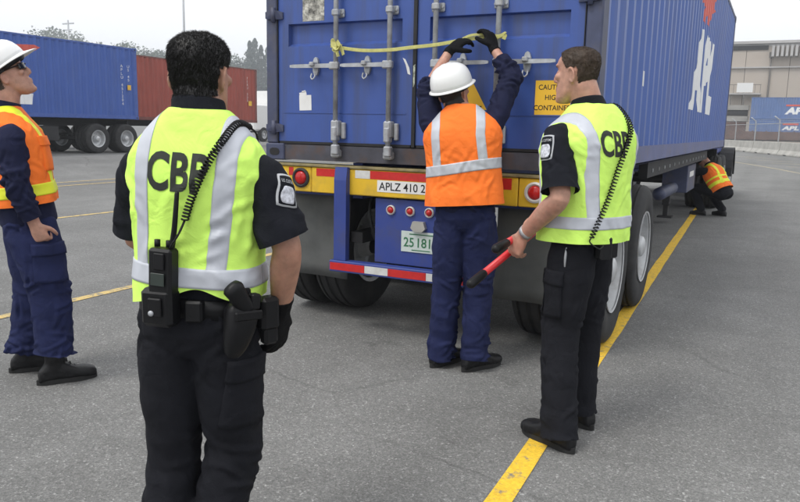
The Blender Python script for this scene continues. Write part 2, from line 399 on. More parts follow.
def strip(name, a, b, w, m, label, n=24, rag=.004):
    a, b = V((*a, 0)), V((*b, 0)); d = (b-a).normalized(); s = V((-d.y, d.x, 0)); bm = B(); prev = None
    for i in range(n+1):
        p = a.lerp(b, i/n); z = gz(p.x, p.y)+.004
        l = p+s*(w/2+random.uniform(-rag, rag)); r = p-s*(w/2+random.uniform(-rag, rag)); l.z = r.z = z
        q = (bm.verts.new(l), bm.verts.new(r))
        if prev: bm.faces.new((prev[0], q[0], q[1], prev[1]))
        prev = q
    return tag(obj(name, bm, m), label, None, None, 'structure')
strip('stall_line', (2.575, -2.6), (2.02, 14), .105, m_yline, 'bright yellow stall line under the trailer wheels', 60)
strip('stall_line', (-1.67, -4), (-1.63, 14), .10, m_yline_old, 'yellow stall line beside the left worker', 40)
strip('stall_line', (-6.3, -4), (-6.05, 20), .10, m_yline_old, 'faded yellow stall line beyond the left worker', 40)
strip('stall_line', (-10.75, -4), (-11.2, 24), .10, m_yline_old, 'double faded line before the blue container truck', 40)
strip('stall_line', (-11.55, -4), (-12.0, 24), .10, m_yline_old, 'second of the double faded lines', 40)
# curved lane edge and hatching by the concrete barriers
def lane_edge():
    pts = [(-3, 45), (-1.2, 41.5), (.6, 38), (2.3, 34), (3.6, 30.5), (4.8, 26.5), (5.6, 22), (6.3, 17)]
    for k, (a, b) in enumerate(zip(pts, pts[1:])): strip('lane_edge_line', a, b, .14, m_wline, 'pale curved lane edge line near the concrete barriers', 4)
    for k in range(7):
        t = k/6; a = (1.2+4.0*t, 45-18*t); strip('hatch_line', a, (a[0]+1.7, a[1]-.4), .22, m_wline, 'pale hatch stroke beside the concrete barriers', 3)
lane_edge()
# patched lighter asphalt by the barriers and an oil-dark wheel bay
# ================================================================ CONTAINERS
PER = .278
def corr(y, y0, depth=.036):
    """corrugation profile: 0 on the outer flats, -depth on the inner flats"""
    t = ((y-y0) % PER)/PER; a, b, c = .26, .50, .76
    if t < a: return 0.
    if t < b: return -depth*(t-a)/(b-a)
    if t < c: return -depth
    return -depth*(1-(t-c)/(1-c))
def corr_breaks(y0, y1):
    out = []; k = 0
    while True:
        for f in (0, .26, .50, .76):
            y = y0+PER*(k+f)
            if y >= y1: return out+[y1]
            out.append(y)
        k += 1
def corr_wall(axis, plane, sgn, a0, a1, z0, z1, m, parent, name='side_panel'):
    bm = B(); prev = None
    for y in corr_breaks(a0, a1):
        o = plane+sgn*corr(y, a0) if y < a1 else plane
        p = (o, y, z0) if axis == 'X' else (y, o, z0); q = (p[0], p[1], z1)
        v = (bm.verts.new(p), bm.verts.new(q))
        if prev: bm.faces.new((prev[0], v[0], v[1], prev[1]))
        prev = v
    # back skin so that the wall has thickness
    o = plane-sgn*.045; c = [(o, a0, z0), (o, a1, z0), (o, a1, z1), (o, a0, z1)]
    if axis == 'Y': c = [(p[1], p[0], p[2]) for p in c]
    bm.faces.new([bm.verts.new(p) for p in c])
    return obj(name, bm, m, parent)
def door_leaf(x0, x1, z0, z1, recs, yf, yb, m, parent):
    """steel door leaf with sunken horizontal bands"""
    bm = B(); xs = sorted({x0, x1, *[r[0] for r in recs], *[r[1] for r in recs]}); zs = sorted({z0, z1, *[r[2] for r in recs], *[r[3] for r in recs]})
    vv = {}
    def vt(x, z, y):
        k = (round(x, 5), round(z, 5), round(y, 5))
        if k not in vv: vv[k] = bm.verts.new((x, y, z))
        return vv[k]
    for xa, xb in zip(xs, xs[1:]):
        for za, zb in zip(zs, zs[1:]):
            r = next((r for r in recs if r[0] <= xa+1e-6 and r[1] >= xb-1e-6 and r[2] <= za+1e-6 and r[3] >= zb-1e-6), None)
            if not r: bm.faces.new((vt(xa, za, yf), vt(xb, za, yf), vt(xb, zb, yf), vt(xa, zb, yf)))
            else:
                s, d = .022, .038; i = [(xa+.006, za+s), (xb-.006, za+s), (xb-.006, zb-s*.35), (xa+.006, zb-s*.35)]; o = [(xa, za), (xb, za), (xb, zb), (xa, zb)]
                iv = [vt(*p, yf+d) for p in i]; ov = [vt(*p, yf) for p in o]; bm.faces.new(iv)
                for k in range(4): bm.faces.new((ov[k], ov[(k+1) % 4], iv[(k+1) % 4], iv[k]))
    c = [(x0, z0), (x1, z0), (x1, z1), (x0, z1)]; bv = [vt(*p, yb) for p in c]; bm.faces.new(bv[::-1])
    return obj('door', bm, m, parent)
def castings(root, W, L, z0, z1, m, extra=.004):
    for x in (0, 1):
        for y in (0, 1):
            for z in (0, 1):
                xa, xb = (-extra, .162) if not x else (W-.162, W+extra); ya, yb = (-extra, .178) if not y else (L-.178, L+extra)
                za, zb = (z0-extra, z0+.118) if not z else (z1-.118, z1+extra)
                c = bx('corner_casting', m, root, xa, xb, ya, yb, za, zb, .008)
                if x:  # side aperture
                    bm = B(); prism(bm, [(W+extra, (ya+yb)/2+.038*se(2*PI*k/10, 2.5)[0], (za+zb)/2+.028*se(2*PI*k/10, 2.5)[1]) for k in range(10)], (.0025, 0, 0)); obj('aperture', bm, m_gasket, c)
                if not y:
                    bm = B(); prism(bm, [((xa+xb)/2+.045*se(2*PI*k/10, 2.6)[0], -extra, (za+zb)/2+.028*se(2*PI*k/10, 2.6)[1]) for k in range(10)], (0, -.0025, 0)); obj('aperture', bm, m_gasket, c)
def eagle(fn, parent, s=1.):
    """stylised red wing mark over the letters"""
    out = [(0, .0), (.25, .20), (.42, .16), (1.0, .40), (1.9, .52), (1.55, .34), (1.75, .30), (1.35, .18), (1.5, .12), (1.1, .04), (.8, -.12), (.7, .0), (.4, .02)]
    bm = B(); vs = [bm.verts.new((u*s, v*s, 0)) for u, v in out]; f = bm.faces.new(vs); bmesh.ops.triangulate(bm, faces=[f])
    for c in corr_breaks(0, 4): bmesh.ops.bisect_plane(bm, geom=bm.verts[:]+bm.edges[:]+bm.faces[:], plane_co=(c, 0, 0), plane_no=(1, 0, 0), dist=1e-6)
    for v in bm.verts: v.co = fn(v.co.x, v.co.y)
    return obj('wing_emblem', bm, m_redl, parent)
def container(name, loc, W, L, H, ms, mf, mr, label, cat='container', group=None, front_doors=False):
    """shell only: local x across, y along, z up from the castings' feet"""
    t = empty(name, loc); tag(t, label, cat, group)
    for x in (0, 1):
        for y in (0, 1):
            xa, xb = (0, .10) if not x else (W-.10, W); ya, yb = (0.006, .165) if not y else (L-.165, L-.006)
            bx('corner_post', mf, t, xa, xb, ya, yb, .118, H-.118, .01)
    castings(t, W, L, 0, H, mf)
    for x, s in ((0, -1), (W, 1)):
        corr_wall('X', x-s*.008, s, .165, L-.165, .14, H-.055, ms, t)
        xa, xb = (x+.004, x+.05) if s < 0 else (x-.05, x-.004)
        r = bx('bottom_rail', mr, t, xa, xb, .178, L-.178, 0, .145); bx('rail_flange', mr, r, xa-(.02 if s > 0 else 0), xb+(.02 if s < 0 else 0), .178, L-.178, -.001, .012)
        bx('top_rail', mf, t, xa, xb, .178, L-.178, H-.06, H-.004)
    corr_wall('Y', L-.02, 1, .10, W-.10, .12, H-.10, ms, t, 'front_panel')
    rf = B()
    prev = None
    for y in corr_breaks(.1, L-.1):
        z = H-.012+corr(y, .1, .02); v = (rf.verts.new((.05, y, z)), rf.verts.new((W-.05, y, z)))
        if prev: rf.faces.new((prev[0], v[0], v[1], prev[1]))
        prev = v
    rf.faces.new([rf.verts.new(p) for p in ((.05, .1, H-.06), (W-.05, .1, H-.06), (W-.05, L-.1, H-.06), (.05, L-.1, H-.06))])
    obj('roof_panel', rf, ms, t); bx('floor_panel', m_dark, t, .05, W-.05, .05, L-.05, .06, .13)
    bx('header', mf, t, .1, W-.1, .01, .12, H-.115, H-.003); bx('sill', m_sill, t, .1, W-.1, .012, .14, .002, .112)
    return t

W = 2.438; Z0 = 1.222; HC = 2.591; LC = 12.19
mc = container('shipping_container', (0, 0, Z0), W, LC, HC, m_side, m_frame, m_rail, 'large blue corrugated shipping container on the trailer, doors facing the officers')
BZ = lambda z: z-Z0
recs = lambda xa, xb: [(xa, xb, BZ(2.033), BZ(2.19)), (xa, xb, BZ(2.80), BZ(2.96)), (xa, xb, BZ(3.33), BZ(3.49))]
dl = door_leaf(.106, 1.206, .135, HC-.125, recs(.194, 1.118), .018, .07, m_door, mc)
dr = door_leaf(1.232, 2.332, .135, HC-.125, recs(1.32, 2.244), .018, .07, m_door, mc)
for d, xa, xb in ((dl, .106, 1.206), (dr, 1.232, 2.332)):
    # weld seam, bottom rubber, edges
    bx('seam', m_door, d, xa+.05, xb-.05, .014, .019, BZ(1.562), BZ(1.570))
    bx('door_gasket', m_gasket, d, xa+.01, xb-.01, .012, .03, .118, .136)
bx('door_gasket', m_gasket, mc, 1.2065, 1.2315, .004, .06, .12, HC-.125)
bx('door_gasket', m_gasket, mc, .101, .1055, .006, .06, .12, HC-.12); bx('door_gasket', m_gasket, mc, 2.3325, 2.337, .006, .06, .12, HC-.12)
# locking bars with brackets, cams and handles
for i, (x, s, par) in enumerate(((.627, -1, dl), (1.048, -1, dl), (1.382, 1, dr), (1.809, 1, dr))):
    bar = obj('locking_bar', cyl(B(), (x, -.03, .06), (x, -.03, HC-.06), .0175, 16), m_galv, par, True)
    for z in (2.243, 3.15):
        g = B(); box(g, x-.045, x+.045, -.002, .018, BZ(z)-.028, BZ(z)+.028, .006); box(g, x-.026, x+.026, -.055, .0, BZ(z)-.022, BZ(z)+.022, .008); o = obj('bar_bracket', g, m_galv, par)
        for dx in (-.036, .036): obj('bolt', cyl(B(), (x+dx, -.012, BZ(z)), (x+dx, -.001, BZ(z)), .008, 8), m_galv, o)
    g = B(); box(g, x-.030, x+.030, -.052, .016, BZ(1.40), BZ(1.515), .01); box(g, x-.022, x+.022, -.062, .0, BZ(1.37), BZ(1.47), .008); obj('cam_guide', g, m_galv, par)
    g = B(); box(g, x+.032*1, x+.064, -.012, .017, BZ(1.385), BZ(1.50), .006); obj('guide_plate', g, m_galv, par)
    g = B(); box(g, x-.034, x+.034, -.045, .012, BZ(1.255), BZ(1.31), .01); box(g, x-.018, x+.036, -.066, -.02, BZ(1.275), BZ(1.345), .008); obj('cam_keeper', g, m_galv, par)
    # handle
    h = B(); z = BZ(1.888); x1 = x+s*.03; x2 = x+s*.375
    prism(h, [(x1, -.046, z-.014), (x2-s*.03, -.050, z-.011), (x2, -.050, z-.007), (x2, -.050, z+.009), (x2-s*.03, -.050, z+.013), (x1, -.046, z+.016)], (0, .012, 0)); ho = obj('door_handle', h, m_galv, par)
    g = B(); box(g, x-.026 if s > 0 else x-.048, x+.048 if s > 0 else x+.026, -.052, -.012, z-.027, z+.027, .008); obj('handle_hub', g, m_galv, ho)
    xp = x+s*.185; g = B(); prism(g, [(xp+.024*se(2*PI*k/12, 2.3)[0], -.006, z+.065*se(2*PI*k/12, 2.0)[1]) for k in range(12)], (0, .022, 0)); box(g, xp-.018, xp+.018, -.066, -.004, z-.002, z+.028, .006); o = obj('handle_catch', g, m_galv, par)
    g = B(); sweep(g, [(xp-.014, -.03, z-.05), (xp-.016, -.04, z-.075), (xp, -.045, z-.092), (xp+.016, -.04, z-.075), (xp+.014, -.03, z-.05)], [.005]*5, (0, 1, 0), 6, 2, 2, False); obj('seal_ring', g, m_galv, o, True)
# hinges
for x, s in ((.05, 1), (2.388, -1)):
    for z in (1.455, 2.257, 3.0, 3.55):
        g = B(); prism(g, [(x-s*.035, -.018, BZ(z)+.022), (x+s*.06, -.014, BZ(z)+.03), (x+s*.10, .006, BZ(z)+.018), (x+s*.10, .006, BZ(z)-.03), (x+s*.06, -.014, BZ(z)-.032), (x-s*.035, -.018, BZ(z)-.026)], (0, .022, 0)); obj('hinge', g, m_frame, mc)
        obj('hinge_pin', cyl(B(), (x+s*.028, -.008, BZ(z)-.05), (x+s*.028, -.008, BZ(z)+.05), .017, 10), m_frame, mc, True)
# print and stickers on the doors
def flat(name, parent, x0, x1, z0, z1, y, m, tilt=0, th=.0015):
    g = B(); cx, cz = (x0+x1)/2, BZ((z0+z1)/2); c, s = math.cos(tilt), math.sin(tilt)
    prism(g, [(cx+c*a-s*b, y-th, cz+s*a+c*b) for a, b in ((-(x1-x0)/2, BZ(z0)-cz), ((x1-x0)/2, BZ(z0)-cz), ((x1-x0)/2, BZ(z1)-cz), (-(x1-x0)/2, BZ(z1)-cz))], (0, th, 0)); return obj(name, g, m, parent)
st = flat('data_sticker', dl, .318, .500, 2.204, 2.40, .018, mat('sticker_print', (.36, .35, .31), .6, var=.95, scale=26, dirt=(.02, .02, .02), dscale=34, damt=1))
flat('paper_label', dl, .289, .393, 1.582, 1.690, .018, m_white, .03)
for k, (a, b, c, d_) in enumerate(((.289, .35, 1.686, 1.712), (.31, .342, 1.71, 1.722))): flat('label_scrap', dl, a, b, c, d_, .0185, m_white, .2)
g = B(); prism(g, [(1.125, .0165, BZ(1.935)), (1.145, .0165, BZ(1.925)), (1.175, .0165, BZ(1.87)), (1.185, .0165, BZ(1.822)), (1.165, .0165, BZ(1.83)), (1.15, .0165, BZ(1.885))], (0, .0014, 0)); obj('torn_label', g, m_white, dl)
g = B(); prism(g, [(1.212, .0025, BZ(1.88)), (1.227, .0025, BZ(1.89)), (1.224, .0025, BZ(1.76)), (1.214, .0025, BZ(1.74))], (0, .0014, 0)); obj('paint_scrape', g, mat('scrape', (.35, .38, .3), .7, var=.8, scale=40), mc)
sg = flat('caution_sign', dr, 2.05, 2.272, 1.567, 1.778, .018, m_sign)
for k, (s, z) in enumerate((('CAUTION', 1.722), ('HIGH', 1.66), ('CONTAINER', 1.598))):
    text_on('lettering', s, .031, lambda u, v, z=z: V((2.161+u, .0158, BZ(z)+v)), m_blk, sg, bold=.012, sx=.95)
g = B(); prism(g, [(1.50, .0165, BZ(1.597)), (1.735, .0165, BZ(1.597)), (1.617, .0165, BZ(1.80))], (0, .0014, 0)); tr = obj('warning_triangle', g, m_sign, dr)
bx('triangle_bar', m_blk, tr, 1.655, 1.70, .0148, .0162, BZ(1.614), BZ(1.622))
# side lettering and wing mark
yc0 = .165
def side_fn(y0, z0): return lambda u, v: V((W-.008+corr(y0+u, yc0)+.0025, y0+u, BZ(z0)+v))
def cuts_for(y0): return [b-y0 for b in corr_breaks(yc0, LC-.165)]
sp = [o for o in mc.children if o.name.startswith('side_panel')][-1]
text_on('company_letters', 'APL', 1.04, side_fn(5.08, 1.768), m_whtl, sp, center=False, width=2.95, cuts=cuts_for(5.08), bold=.065, shear=.2, spacing=1.14)
def eg(u, v): return side_fn(5.45, 2.93)(u, v)
bm = B(); out = [(.45, .02), (.55, .16), (0, .17), (.2, .30), (.05, .45), (.5, .42), (.9, .60), (2.1, .74), (1.85, .55), (2.05, .50), (1.8, .36), (2.0, .30), (1.6, .22), (1.15, -.02), (.85, .10), (.6, -.06)]
vs = [bm.verts.new((u, v, 0)) for u, v in out]; f = bm.faces.new(vs); bmesh.ops.triangulate(bm, faces=[f])
for c in cuts_for(5.45): bmesh.ops.bisect_plane(bm, geom=bm.verts[:]+bm.edges[:]+bm.faces[:], plane_co=(c, 0, 0), plane_no=(1, 0, 0), dist=1e-6)
for v in bm.verts: v.co = eg(v.co.x, v.co.y)
obj('wing_emblem', bm, m_redl, sp)
yb_ = yc0+PER*5.05; bx('paper_label', m_white, sp, W-.0078, W-.0055, yb_+.006, yb_+.066, BZ(1.835), BZ(1.95))

# ================================================================ TRAILER
def wheel_mesh():
    prof_t = [(-.125, .30), (-.135, .36), (-.138, .43), (-.128, .487), (-.112, .510), (-.085, .519), (-.08, .505), (-.068, .505), (-.063, .521), (-.02, .523), (-.014, .509), (-.002, .509), (.002, .509), (.014, .509), (.02, .523), (.063, .521), (.068, .505), (.08, .505), (.085, .519), (.112, .510), (.128, .487), (.138, .43), (.135, .36), (.125, .30), (.11, .285), (-.11, .285)]
    b = B(); lathe(b, prof_t, 48, 'X', closed=True)
    prof_r = [(.132, .285), (.137, .300), (.128, .300), (.12, .272), (.08, .266), (-.02, .255), (-.035, .235), (-.04, .15), (-.03, .12), (.03, .115), (.05, .11), (.055, .0)]
    r = B(); lathe(r, prof_r, 40, 'X', cap=False)
    h = B(); lathe(h, [(-.045, .13), (.075, .095), (.12, .085), (.135, .06), (.14, 0)], 20, 'X')
    for k in range(10):
        a = 2*PI*k/10; c = V((-.036, math.cos(a)*.165, math.sin(a)*.165)); cyl(h, c, c+V((.03, 0, 0)), .014, 6)
    return b, r, h
_wb = wheel_mesh(); _wm = []
for nm, b, m in zip(('tyre', 'rim', 'hub'), _wb, (m_rub, m_rim, m_rim)):
    me = bpy.data.meshes.new(nm); bmesh.ops.recalc_face_normals(b, faces=b.faces[:]); b.to_mesh(me); b.free(); me.materials.append(m)
    me.polygons.foreach_set('use_smooth', [True]*len(me.polygons)); me.set_sharp_from_angle(angle=math.radians(40)); _wm.append(me)
def wheel(parent, x, y, z, flip, name='wheel', sc=1., rz=0):
    w = bpy.data.objects.new(name, None); COL.objects.link(w); w.parent = parent; w.location = (x, y, z); w.rotation_euler = (random.uniform(0, 6), 0, (PI if flip else 0)+rz); w.scale = (sc,)*3; w.empty_display_size = .1
    w.rotation_mode = 'XYZ'
    for nm, me in zip(('tyre', 'rim', 'hub'), _wm):
        o = bpy.data.objects.new(nm, me); COL.objects.link(o); o.parent = w
def chassis(name, loc, label, Y, full, L=12.19):
    t = empty(name, loc); tag(t, label, 'trailer')
    for x in (.70, 1.66):
        g = B(); box(g, x, x+.08, .10, L-.3, .96, .985); box(g, x+.032, x+.048, .10, L-.3, .986, 1.19); box(g, x, x+.08, .10, L-.3, 1.191, 1.216); obj('main_rail', g, m_chas if full else m_dark, t)
    for k in range(9): bx('crossmember', m_dark, t, .10 if k in (0, 8) else .75, W-.10 if k in (0, 8) else 1.68, .25+k*1.43, .33+k*1.43, 1.02, 1.18)
    for y in Y:
        obj('axle', cyl(B(), (.15, y, .52), (2.29, y, .52), .065, 14), m_dark, t, True)
        for x in (.62, 1.66):
            bx('leaf_spring', m_dark, t, x+.02, x+.12, y-.5, y+.5, .62, .70); bx('spring_hanger', m_dark, t, x+.03, x+.10, y+.45, y+.6, .66, .96)
        for x, f in ((.085, True), (.42, False), (2.02, True), (2.355, False)): wheel(t, x, y, .523, f)
    return t
tr = chassis('container_trailer', (0, 0, 0), 'blue chassis trailer with yellow rear beam carrying the large container', (.68, 1.925), True)
YB = -.035
seg = [bx('rear_beam', m_yel, tr, .03, .427, YB, .10, .997, 1.178, .006), bx('rear_beam', m_yel, tr, .432, 1.985, YB-.004, .10, .997, 1.178, .006), bx('rear_beam', m_yel, tr, 1.990, 2.41, YB, .10, .997, 1.178, .006)]
bx('beam_cap', mat('cap', (.22, .18, .08), .6, var=.4, scale=12), tr, .02, 2.42, YB-.012, .12, 1.181, 1.199, .003)
def tape(par, x0, x1, z0, z1, y, m, name): return bx(name, m, par, x0, x1, y-.0018, y, z0, z1)
tape(seg[0], .232, .272, 1.112, 1.172, YB, m_redt, 'red_tape'); tape(seg[1], .476, .648, 1.117, 1.172, YB-.004, m_redt, 'red_tape')
tape(seg[1], .80, .919, 1.117, 1.173, YB-.004, m_whtt, 'white_tape'); tape(seg[1], .921, 1.53, 1.117, 1.173, YB-.004, m_redt, 'red_tape'); tape(seg[1], 1.532, 1.66, 1.117, 1.173, YB-.004, m_whtt, 'white_tape'); tape(seg[1], 1.80, 1.945, 1.10, 1.172, YB-.004, m_redt, 'red_tape')
np_ = tape(seg[1], .978, 1.44, 1.032, 1.112, YB-.0045, m_white, 'number_strip')
text_on('lettering', 'APLZ 410 269', .056, lambda u, v: V((.992+u, YB-.0072, 1.044+v)), m_blk, np_, center=False, width=.425, bold=.01)
def lamp(par, x, z, r, ringm, y):
    g = B(); lathe(g, [(0, r), (-.012, r), (-.018, r*.82), (-.010, r*.68), (0, r*.66)], 26, 'Y', (x, y, z)); o = obj('tail_lamp', g, ringm, par, sharp=40)
    g = B(); lathe(g, [(0, r*.68), (-.013, r*.66), (-.022, r*.45), (-.025, 0)], 22, 'Y', (x, y, z)); obj('lens', g, m_lens, o, True)
lamp(seg[0], .341, 1.098, .072, m_dark, YB); lamp(seg[0], .165, 1.094, .060, m_whtt, YB); lamp(seg[2], 2.097, 1.092, .066, m_whtt, YB); lamp(seg[2], 2.273, 1.092, .060, m_whtt, YB)
for x in (.658, 1.684):
    g = B(); box(g, x, x+.098, YB-.055, -.012-.028, .53, 1.10); prism(g, [(x, YB-.055, 1.10), (x, YB-.04, 1.19), (x, -.041, 1.19), (x, -.041, 1.10)], (.098, 0, 0)); obj('bumper_post', g, m_chas, tr)
bp = bx('lamp_panel', m_chas, tr, .945, 1.50, -.005, .04, .53, .985, .004)
for x in (1.072, 1.222, 1.366): lamp(bp, x, .909, .034, m_whtt, -.005)
g = B(); prism(g, [(1.255, -.006, .845), (1.335, -.006, .845), (1.35, -.006, .80), (1.325, -.006, .775), (1.265, -.006, .775), (1.24, -.006, .80)], (0, -.035, 0)); obj('plate_lamp', g, mat('lamp_housing', (.45, .44, .40), .4, metal=.3), bp)
lp = bx('licence_plate', mat('plate_white', (.55, .62, .58), .4, var=.06, scale=30), bp, 1.158, 1.462, -.012, -.0065, .628, .772, .0015)
m_green = mat('plate_green', (.03, .16, .07), .5)
text_on('lettering', '25', .066, lambda u, v: V((1.178+u, -.0135, .664+v)), m_green, lp, center=False, width=.078, bold=.012); text_on('lettering', '181', .066, lambda u, v: V((1.285+u, -.0135, .664+v)), m_green, lp, center=False, width=.095, bold=.012)
bx('plate_line', m_green, lp, 1.22, 1.40, -.0138, -.0122, .750, .757); bx('plate_line', m_green, lp, 1.24, 1.38, -.0138, -.0122, .641, .647)
ib = bx('underrun_bar', m_chas, tr, .632, 1.81, YB-.075, YB+.01, .448, .528, .005)
xs_ = [.640, .925, 1.11, 1.40, 1.58, 1.80]
for k in range(5): bx('red_tape' if k % 2 == 0 else 'white_tape', m_redt if k % 2 == 0 else m_whtt, ib, xs_[k]+.001, xs_[k+1]-.001, YB-.0775, YB-.0755, .462, .514)
def flap(x0, x1):
    g = B(); n, mz = 8, 8; gr = []
    for i in range(n):
        row = []
        for j in range(mz):
            u, v = i/(n-1), j/(mz-1); row.append((V((x0+(x1-x0)*u, .16+.015*math.sin(u*4+v*2)*(1-v)-.03*(1-v)**2, .345+.635*v)), V((0, -1, 0))))
        gr.append(row)
    obj('mud_flap', sheet(g, gr, .004, .004), m_flap, tr, True)
flap(.135, .645); flap(1.793, 2.30)
bx('flap_hanger', m_chas, tr, .10, .655, .12, .19, .965, 1.0); bx('flap_hanger', m_chas, tr, 1.783, 2.34, .12, .19, .965, 1.0)
g = B(); box(g, .79, .90, .30, .55, .62, .80, .02); cyl(g, (.84, .25, .70), (.84, .62, .70), .07, 12); obj('brake_chamber', g, m_dark, tr)
g = B(); tube(g, [(.80, .2, .95), (.83, .12, .85), (.86, .15, .72), (.9, .3, .68)], .012, 8, 3); obj('air_hose', g, m_gasket, tr, True)
# side details below the container: rail with pale dots, toolbox, landing legs
sr = bx('side_rail', m_dark, tr, 2.29, 2.37, 2.6, 9.0, 1.06, 1.205)
for k in range(14): obj('lit_hole_dot', cyl(B(), (2.371, 2.9+k*.42, 1.12), (2.376, 2.9+k*.42, 1.12), .02, 8), m_galv, sr)  # pale discs stand in for light through the holes in the rail
tb = bx('tool_box', m_frame, tr, 1.95, 2.30, 6.9, 8.0, .62, 1.02, .01); bx('white_label', m_white, tb, 2.301, 2.304, 7.15, 7.7, .84, .92); obj('air_tank', sweep(B(), [(2.12, 5.4, .70), (2.12, 6.7, .70)], [.085, .085], (1, 0, 0), 16, 2, 1, True), m_frame, tr, True)
for x in (.55, 1.80):
    g = B(); box(g, x, x+.11, 8.3, 8.41, .30, 1.15); box(g, x+.018, x+.092, 8.318, 8.392, .12, .31); box(g, x-.06, x+.17, 8.24, 8.47, .09, .115); obj('landing_leg', g, m_dark, tr)
obj('landing_brace', cyl(B(), (.6, 8.35, .75), (1.85, 8.35, .75), .03, 10), m_dark, tr)
# ---------------------------------------------------------------- tractor ahead of the container
tk = empty('truck_tractor', (1.22, 12.6, 0)); tag(tk, 'dark tractor unit in front of the large container, one front wheel showing', 'truck')
for x in (-.42, .34): bx('frame_rail', m_dark, tk, x, x+.08, -3.0, 4.0, .80, 1.0)
for y in (-1.0, .26):
    obj('axle', cyl(B(), (-1.05, y, .52), (1.05, y, .52), .07, 12), m_dark, tk, True)
    for x, f in ((-1.09, True), (-.76, False), (.76, True), (1.09, False)): wheel(tk, x, y, .523, f)
for x, f in ((-1.06, True), (1.10, False)):
    wheel(tk, x, 2.62, .523, f, rz=-.05)
    g = B(); pr = [(math.cos(a)*.62, math.sin(a)*.62) for a in [math.radians(q) for q in range(-5, 186, 19)]]; pi_ = [(c*.92, s*.92) for c, s in pr][::-1]
    prism(g, [(x-.17, 2.62+c, .55+s) for c, s in pr+pi_], (.36, 0, 0)); obj('fender', g, m_dark, tk)
obj('fuel_tank', sweep(B(), [(.82, 1.08, .62), (.82, 1.75, .62)], [.27, .27], (1, 0, 0), 20, 2, 1, True), m_galv, tk, True)
cb = bx('cab', m_chas, tk, -1.0, 1.0, .9, 2.7, 1.0, 2.9, .08); bx('hood', m_chas, tk, -.75, .75, 2.71, 4.1, .75, 1.75, .12); bx('front_bumper', m_dark, tk, -1.1, 1.1, 4.0, 4.2, .45, .8, .03)
for s in (-1, 1): bx('side_window', mat('cab_glass', (.02, .025, .03), .08), cb, s*1.003-.004, s*1.003+.004, 1.2, 2.3, 1.95, 2.6)
bx('windscreen', MATS['cab_glass'], cb, -.85, .85, 2.702, 2.712, 1.95, 2.65)
bx('fifth_wheel', m_dark, tk, -.45, .45, -.9, .1, 1.0, 1.1)
# ---------------------------------------------------------------- webbing strap across the locking bars
strap = empty('webbing_strap', (.627, -.06, 2.0)); tag(strap, 'pale yellow webbing strap knotted across the locking bars of the doors', 'strap')
O = V((.627, -.06, 2.0))
def ribbon(name, pts, w, th=.003, tw=None):
    g = B(); P = crom([V(p)-O for p in pts], 4); rr = []
    for i, p in enumerate(P):
        t = (P[min(i+1, len(P)-1)]-P[max(0, i-1)]).normalized(); a = (V((0, 0, 1)) if tw is None else V((0, math.sin(tw*i), math.cos(tw*i)))); a = (a-t*a.dot(t)).normalized(); b = t.cross(a)
        rr.append(ring(p, a*w/2, b*th/2, 8, 4))
    loft(g, rr); return obj(name, g, m_strap, strap)
ribbon('band', [(.60, -.052, 2.02), (.68, -.060, 2.005), (.86, -.056, 1.982), (1.05, -.053, 1.980), (1.20, -.056, 1.990), (1.38, -.053, 2.002), (1.50, -.075, 2.012), (1.60, -.095, 2.022), (1.70, -.095, 2.030), (1.81, -.055, 2.04), (1.845, -.045, 2.04)], .023)
ribbon('tail', [(1.60, -.10, 2.028), (1.66, -.11, 2.046), (1.73, -.10, 2.05), (1.81, -.054, 2.045)], .016)
ribbon('tail', [(1.80, -.056, 2.03), (1.84, -.06, 2.045), (1.87, -.065, 2.055), (1.86, -.07, 2.02)], .022)
for k, a in enumerate((-.6, .2, .9)): ribbon('knot_loop', [(.60, -.05, 2.04), (.63+.02*k, -.065-.01*k, 2.055-.03*k), (.665+.015*k, -.075, 2.02), (.66, -.07, 1.985), (.62, -.05, 2.0)], .03, .004, a*.2)
ribbon('tail', [(.66, -.07, 2.05), (.685, -.075, 2.02), (.70, -.07, 1.99), (.715, -.072, 1.955)], .026); ribbon('tail', [(.64, -.07, 2.02), (.665, -.08, 1.98), (.675, -.075, 1.945)], .022)


# ================================================================ PEOPLE
m_skin = mat('skin', (.46, .25, .18), .5, var=.22, scale=26, bump=.12, bscale=260, sss=.12, dirt=(.45, .16, .11), dscale=9, damt=.55)
m_skin2 = mat('skin_tan', (.38, .20, .135), .5, var=.22, scale=26, bump=.12, bscale=260, sss=.12, dirt=(.34, .13, .09), dscale=9, damt=.5)
m_navyblk = mat('uniform_cloth', (.0095, .0105, .015), .85, var=.2, scale=9, bump=.25, bscale=420, spec=.15, wrinkle=.55)
m_trouser = mat('duty_trousers', (.0105, .011, .0145), .85, var=.22, scale=8, bump=.25, bscale=420, spec=.15, wrinkle=.55)
m_navy = mat('navy_coverall', (.016, .021, .066), .85, var=.2, scale=8, bump=.25, bscale=400, spec=.15, wrinkle=.55)
m_navyd = mat('navy_jacket', (.013, .0155, .042), .85, var=.2, scale=8, bump=.25, bscale=400, spec=.15, wrinkle=.55)
m_lime = mat('hivis_lime', (.64, .98, .165), .75, var=.05, scale=9, bump=.12, bscale=500, spec=.25, wrinkle=.5)
m_orange = mat('hivis_orange', (.98, .20, .028), .75, var=.05, scale=9, bump=.12, bscale=500, spec=.25, wrinkle=.5)
m_refl = mat('reflective_band', (.50, .52, .57), .5, metal=.1, var=.08, scale=12, bump=.05, bscale=600)
m_limeband = mat('lime_band', (.78, .82, .03), .55, var=.05, scale=12)
m_boot = mat('boot_leather', (.006, .006, .007), .5, spec=.3, var=.3, scale=14, bump=.15, bscale=90)
m_sole = mat('boot_sole', (.012, .012, .012), .8, var=.3, scale=14)
m_leather = mat('duty_leather', (.006, .006, .007), .42, spec=.25, var=.3, scale=12, bump=.1, bscale=150)
m_plas = mat('black_plastic', (.007, .007, .008), .45, spec=.25, var=.2, scale=20)
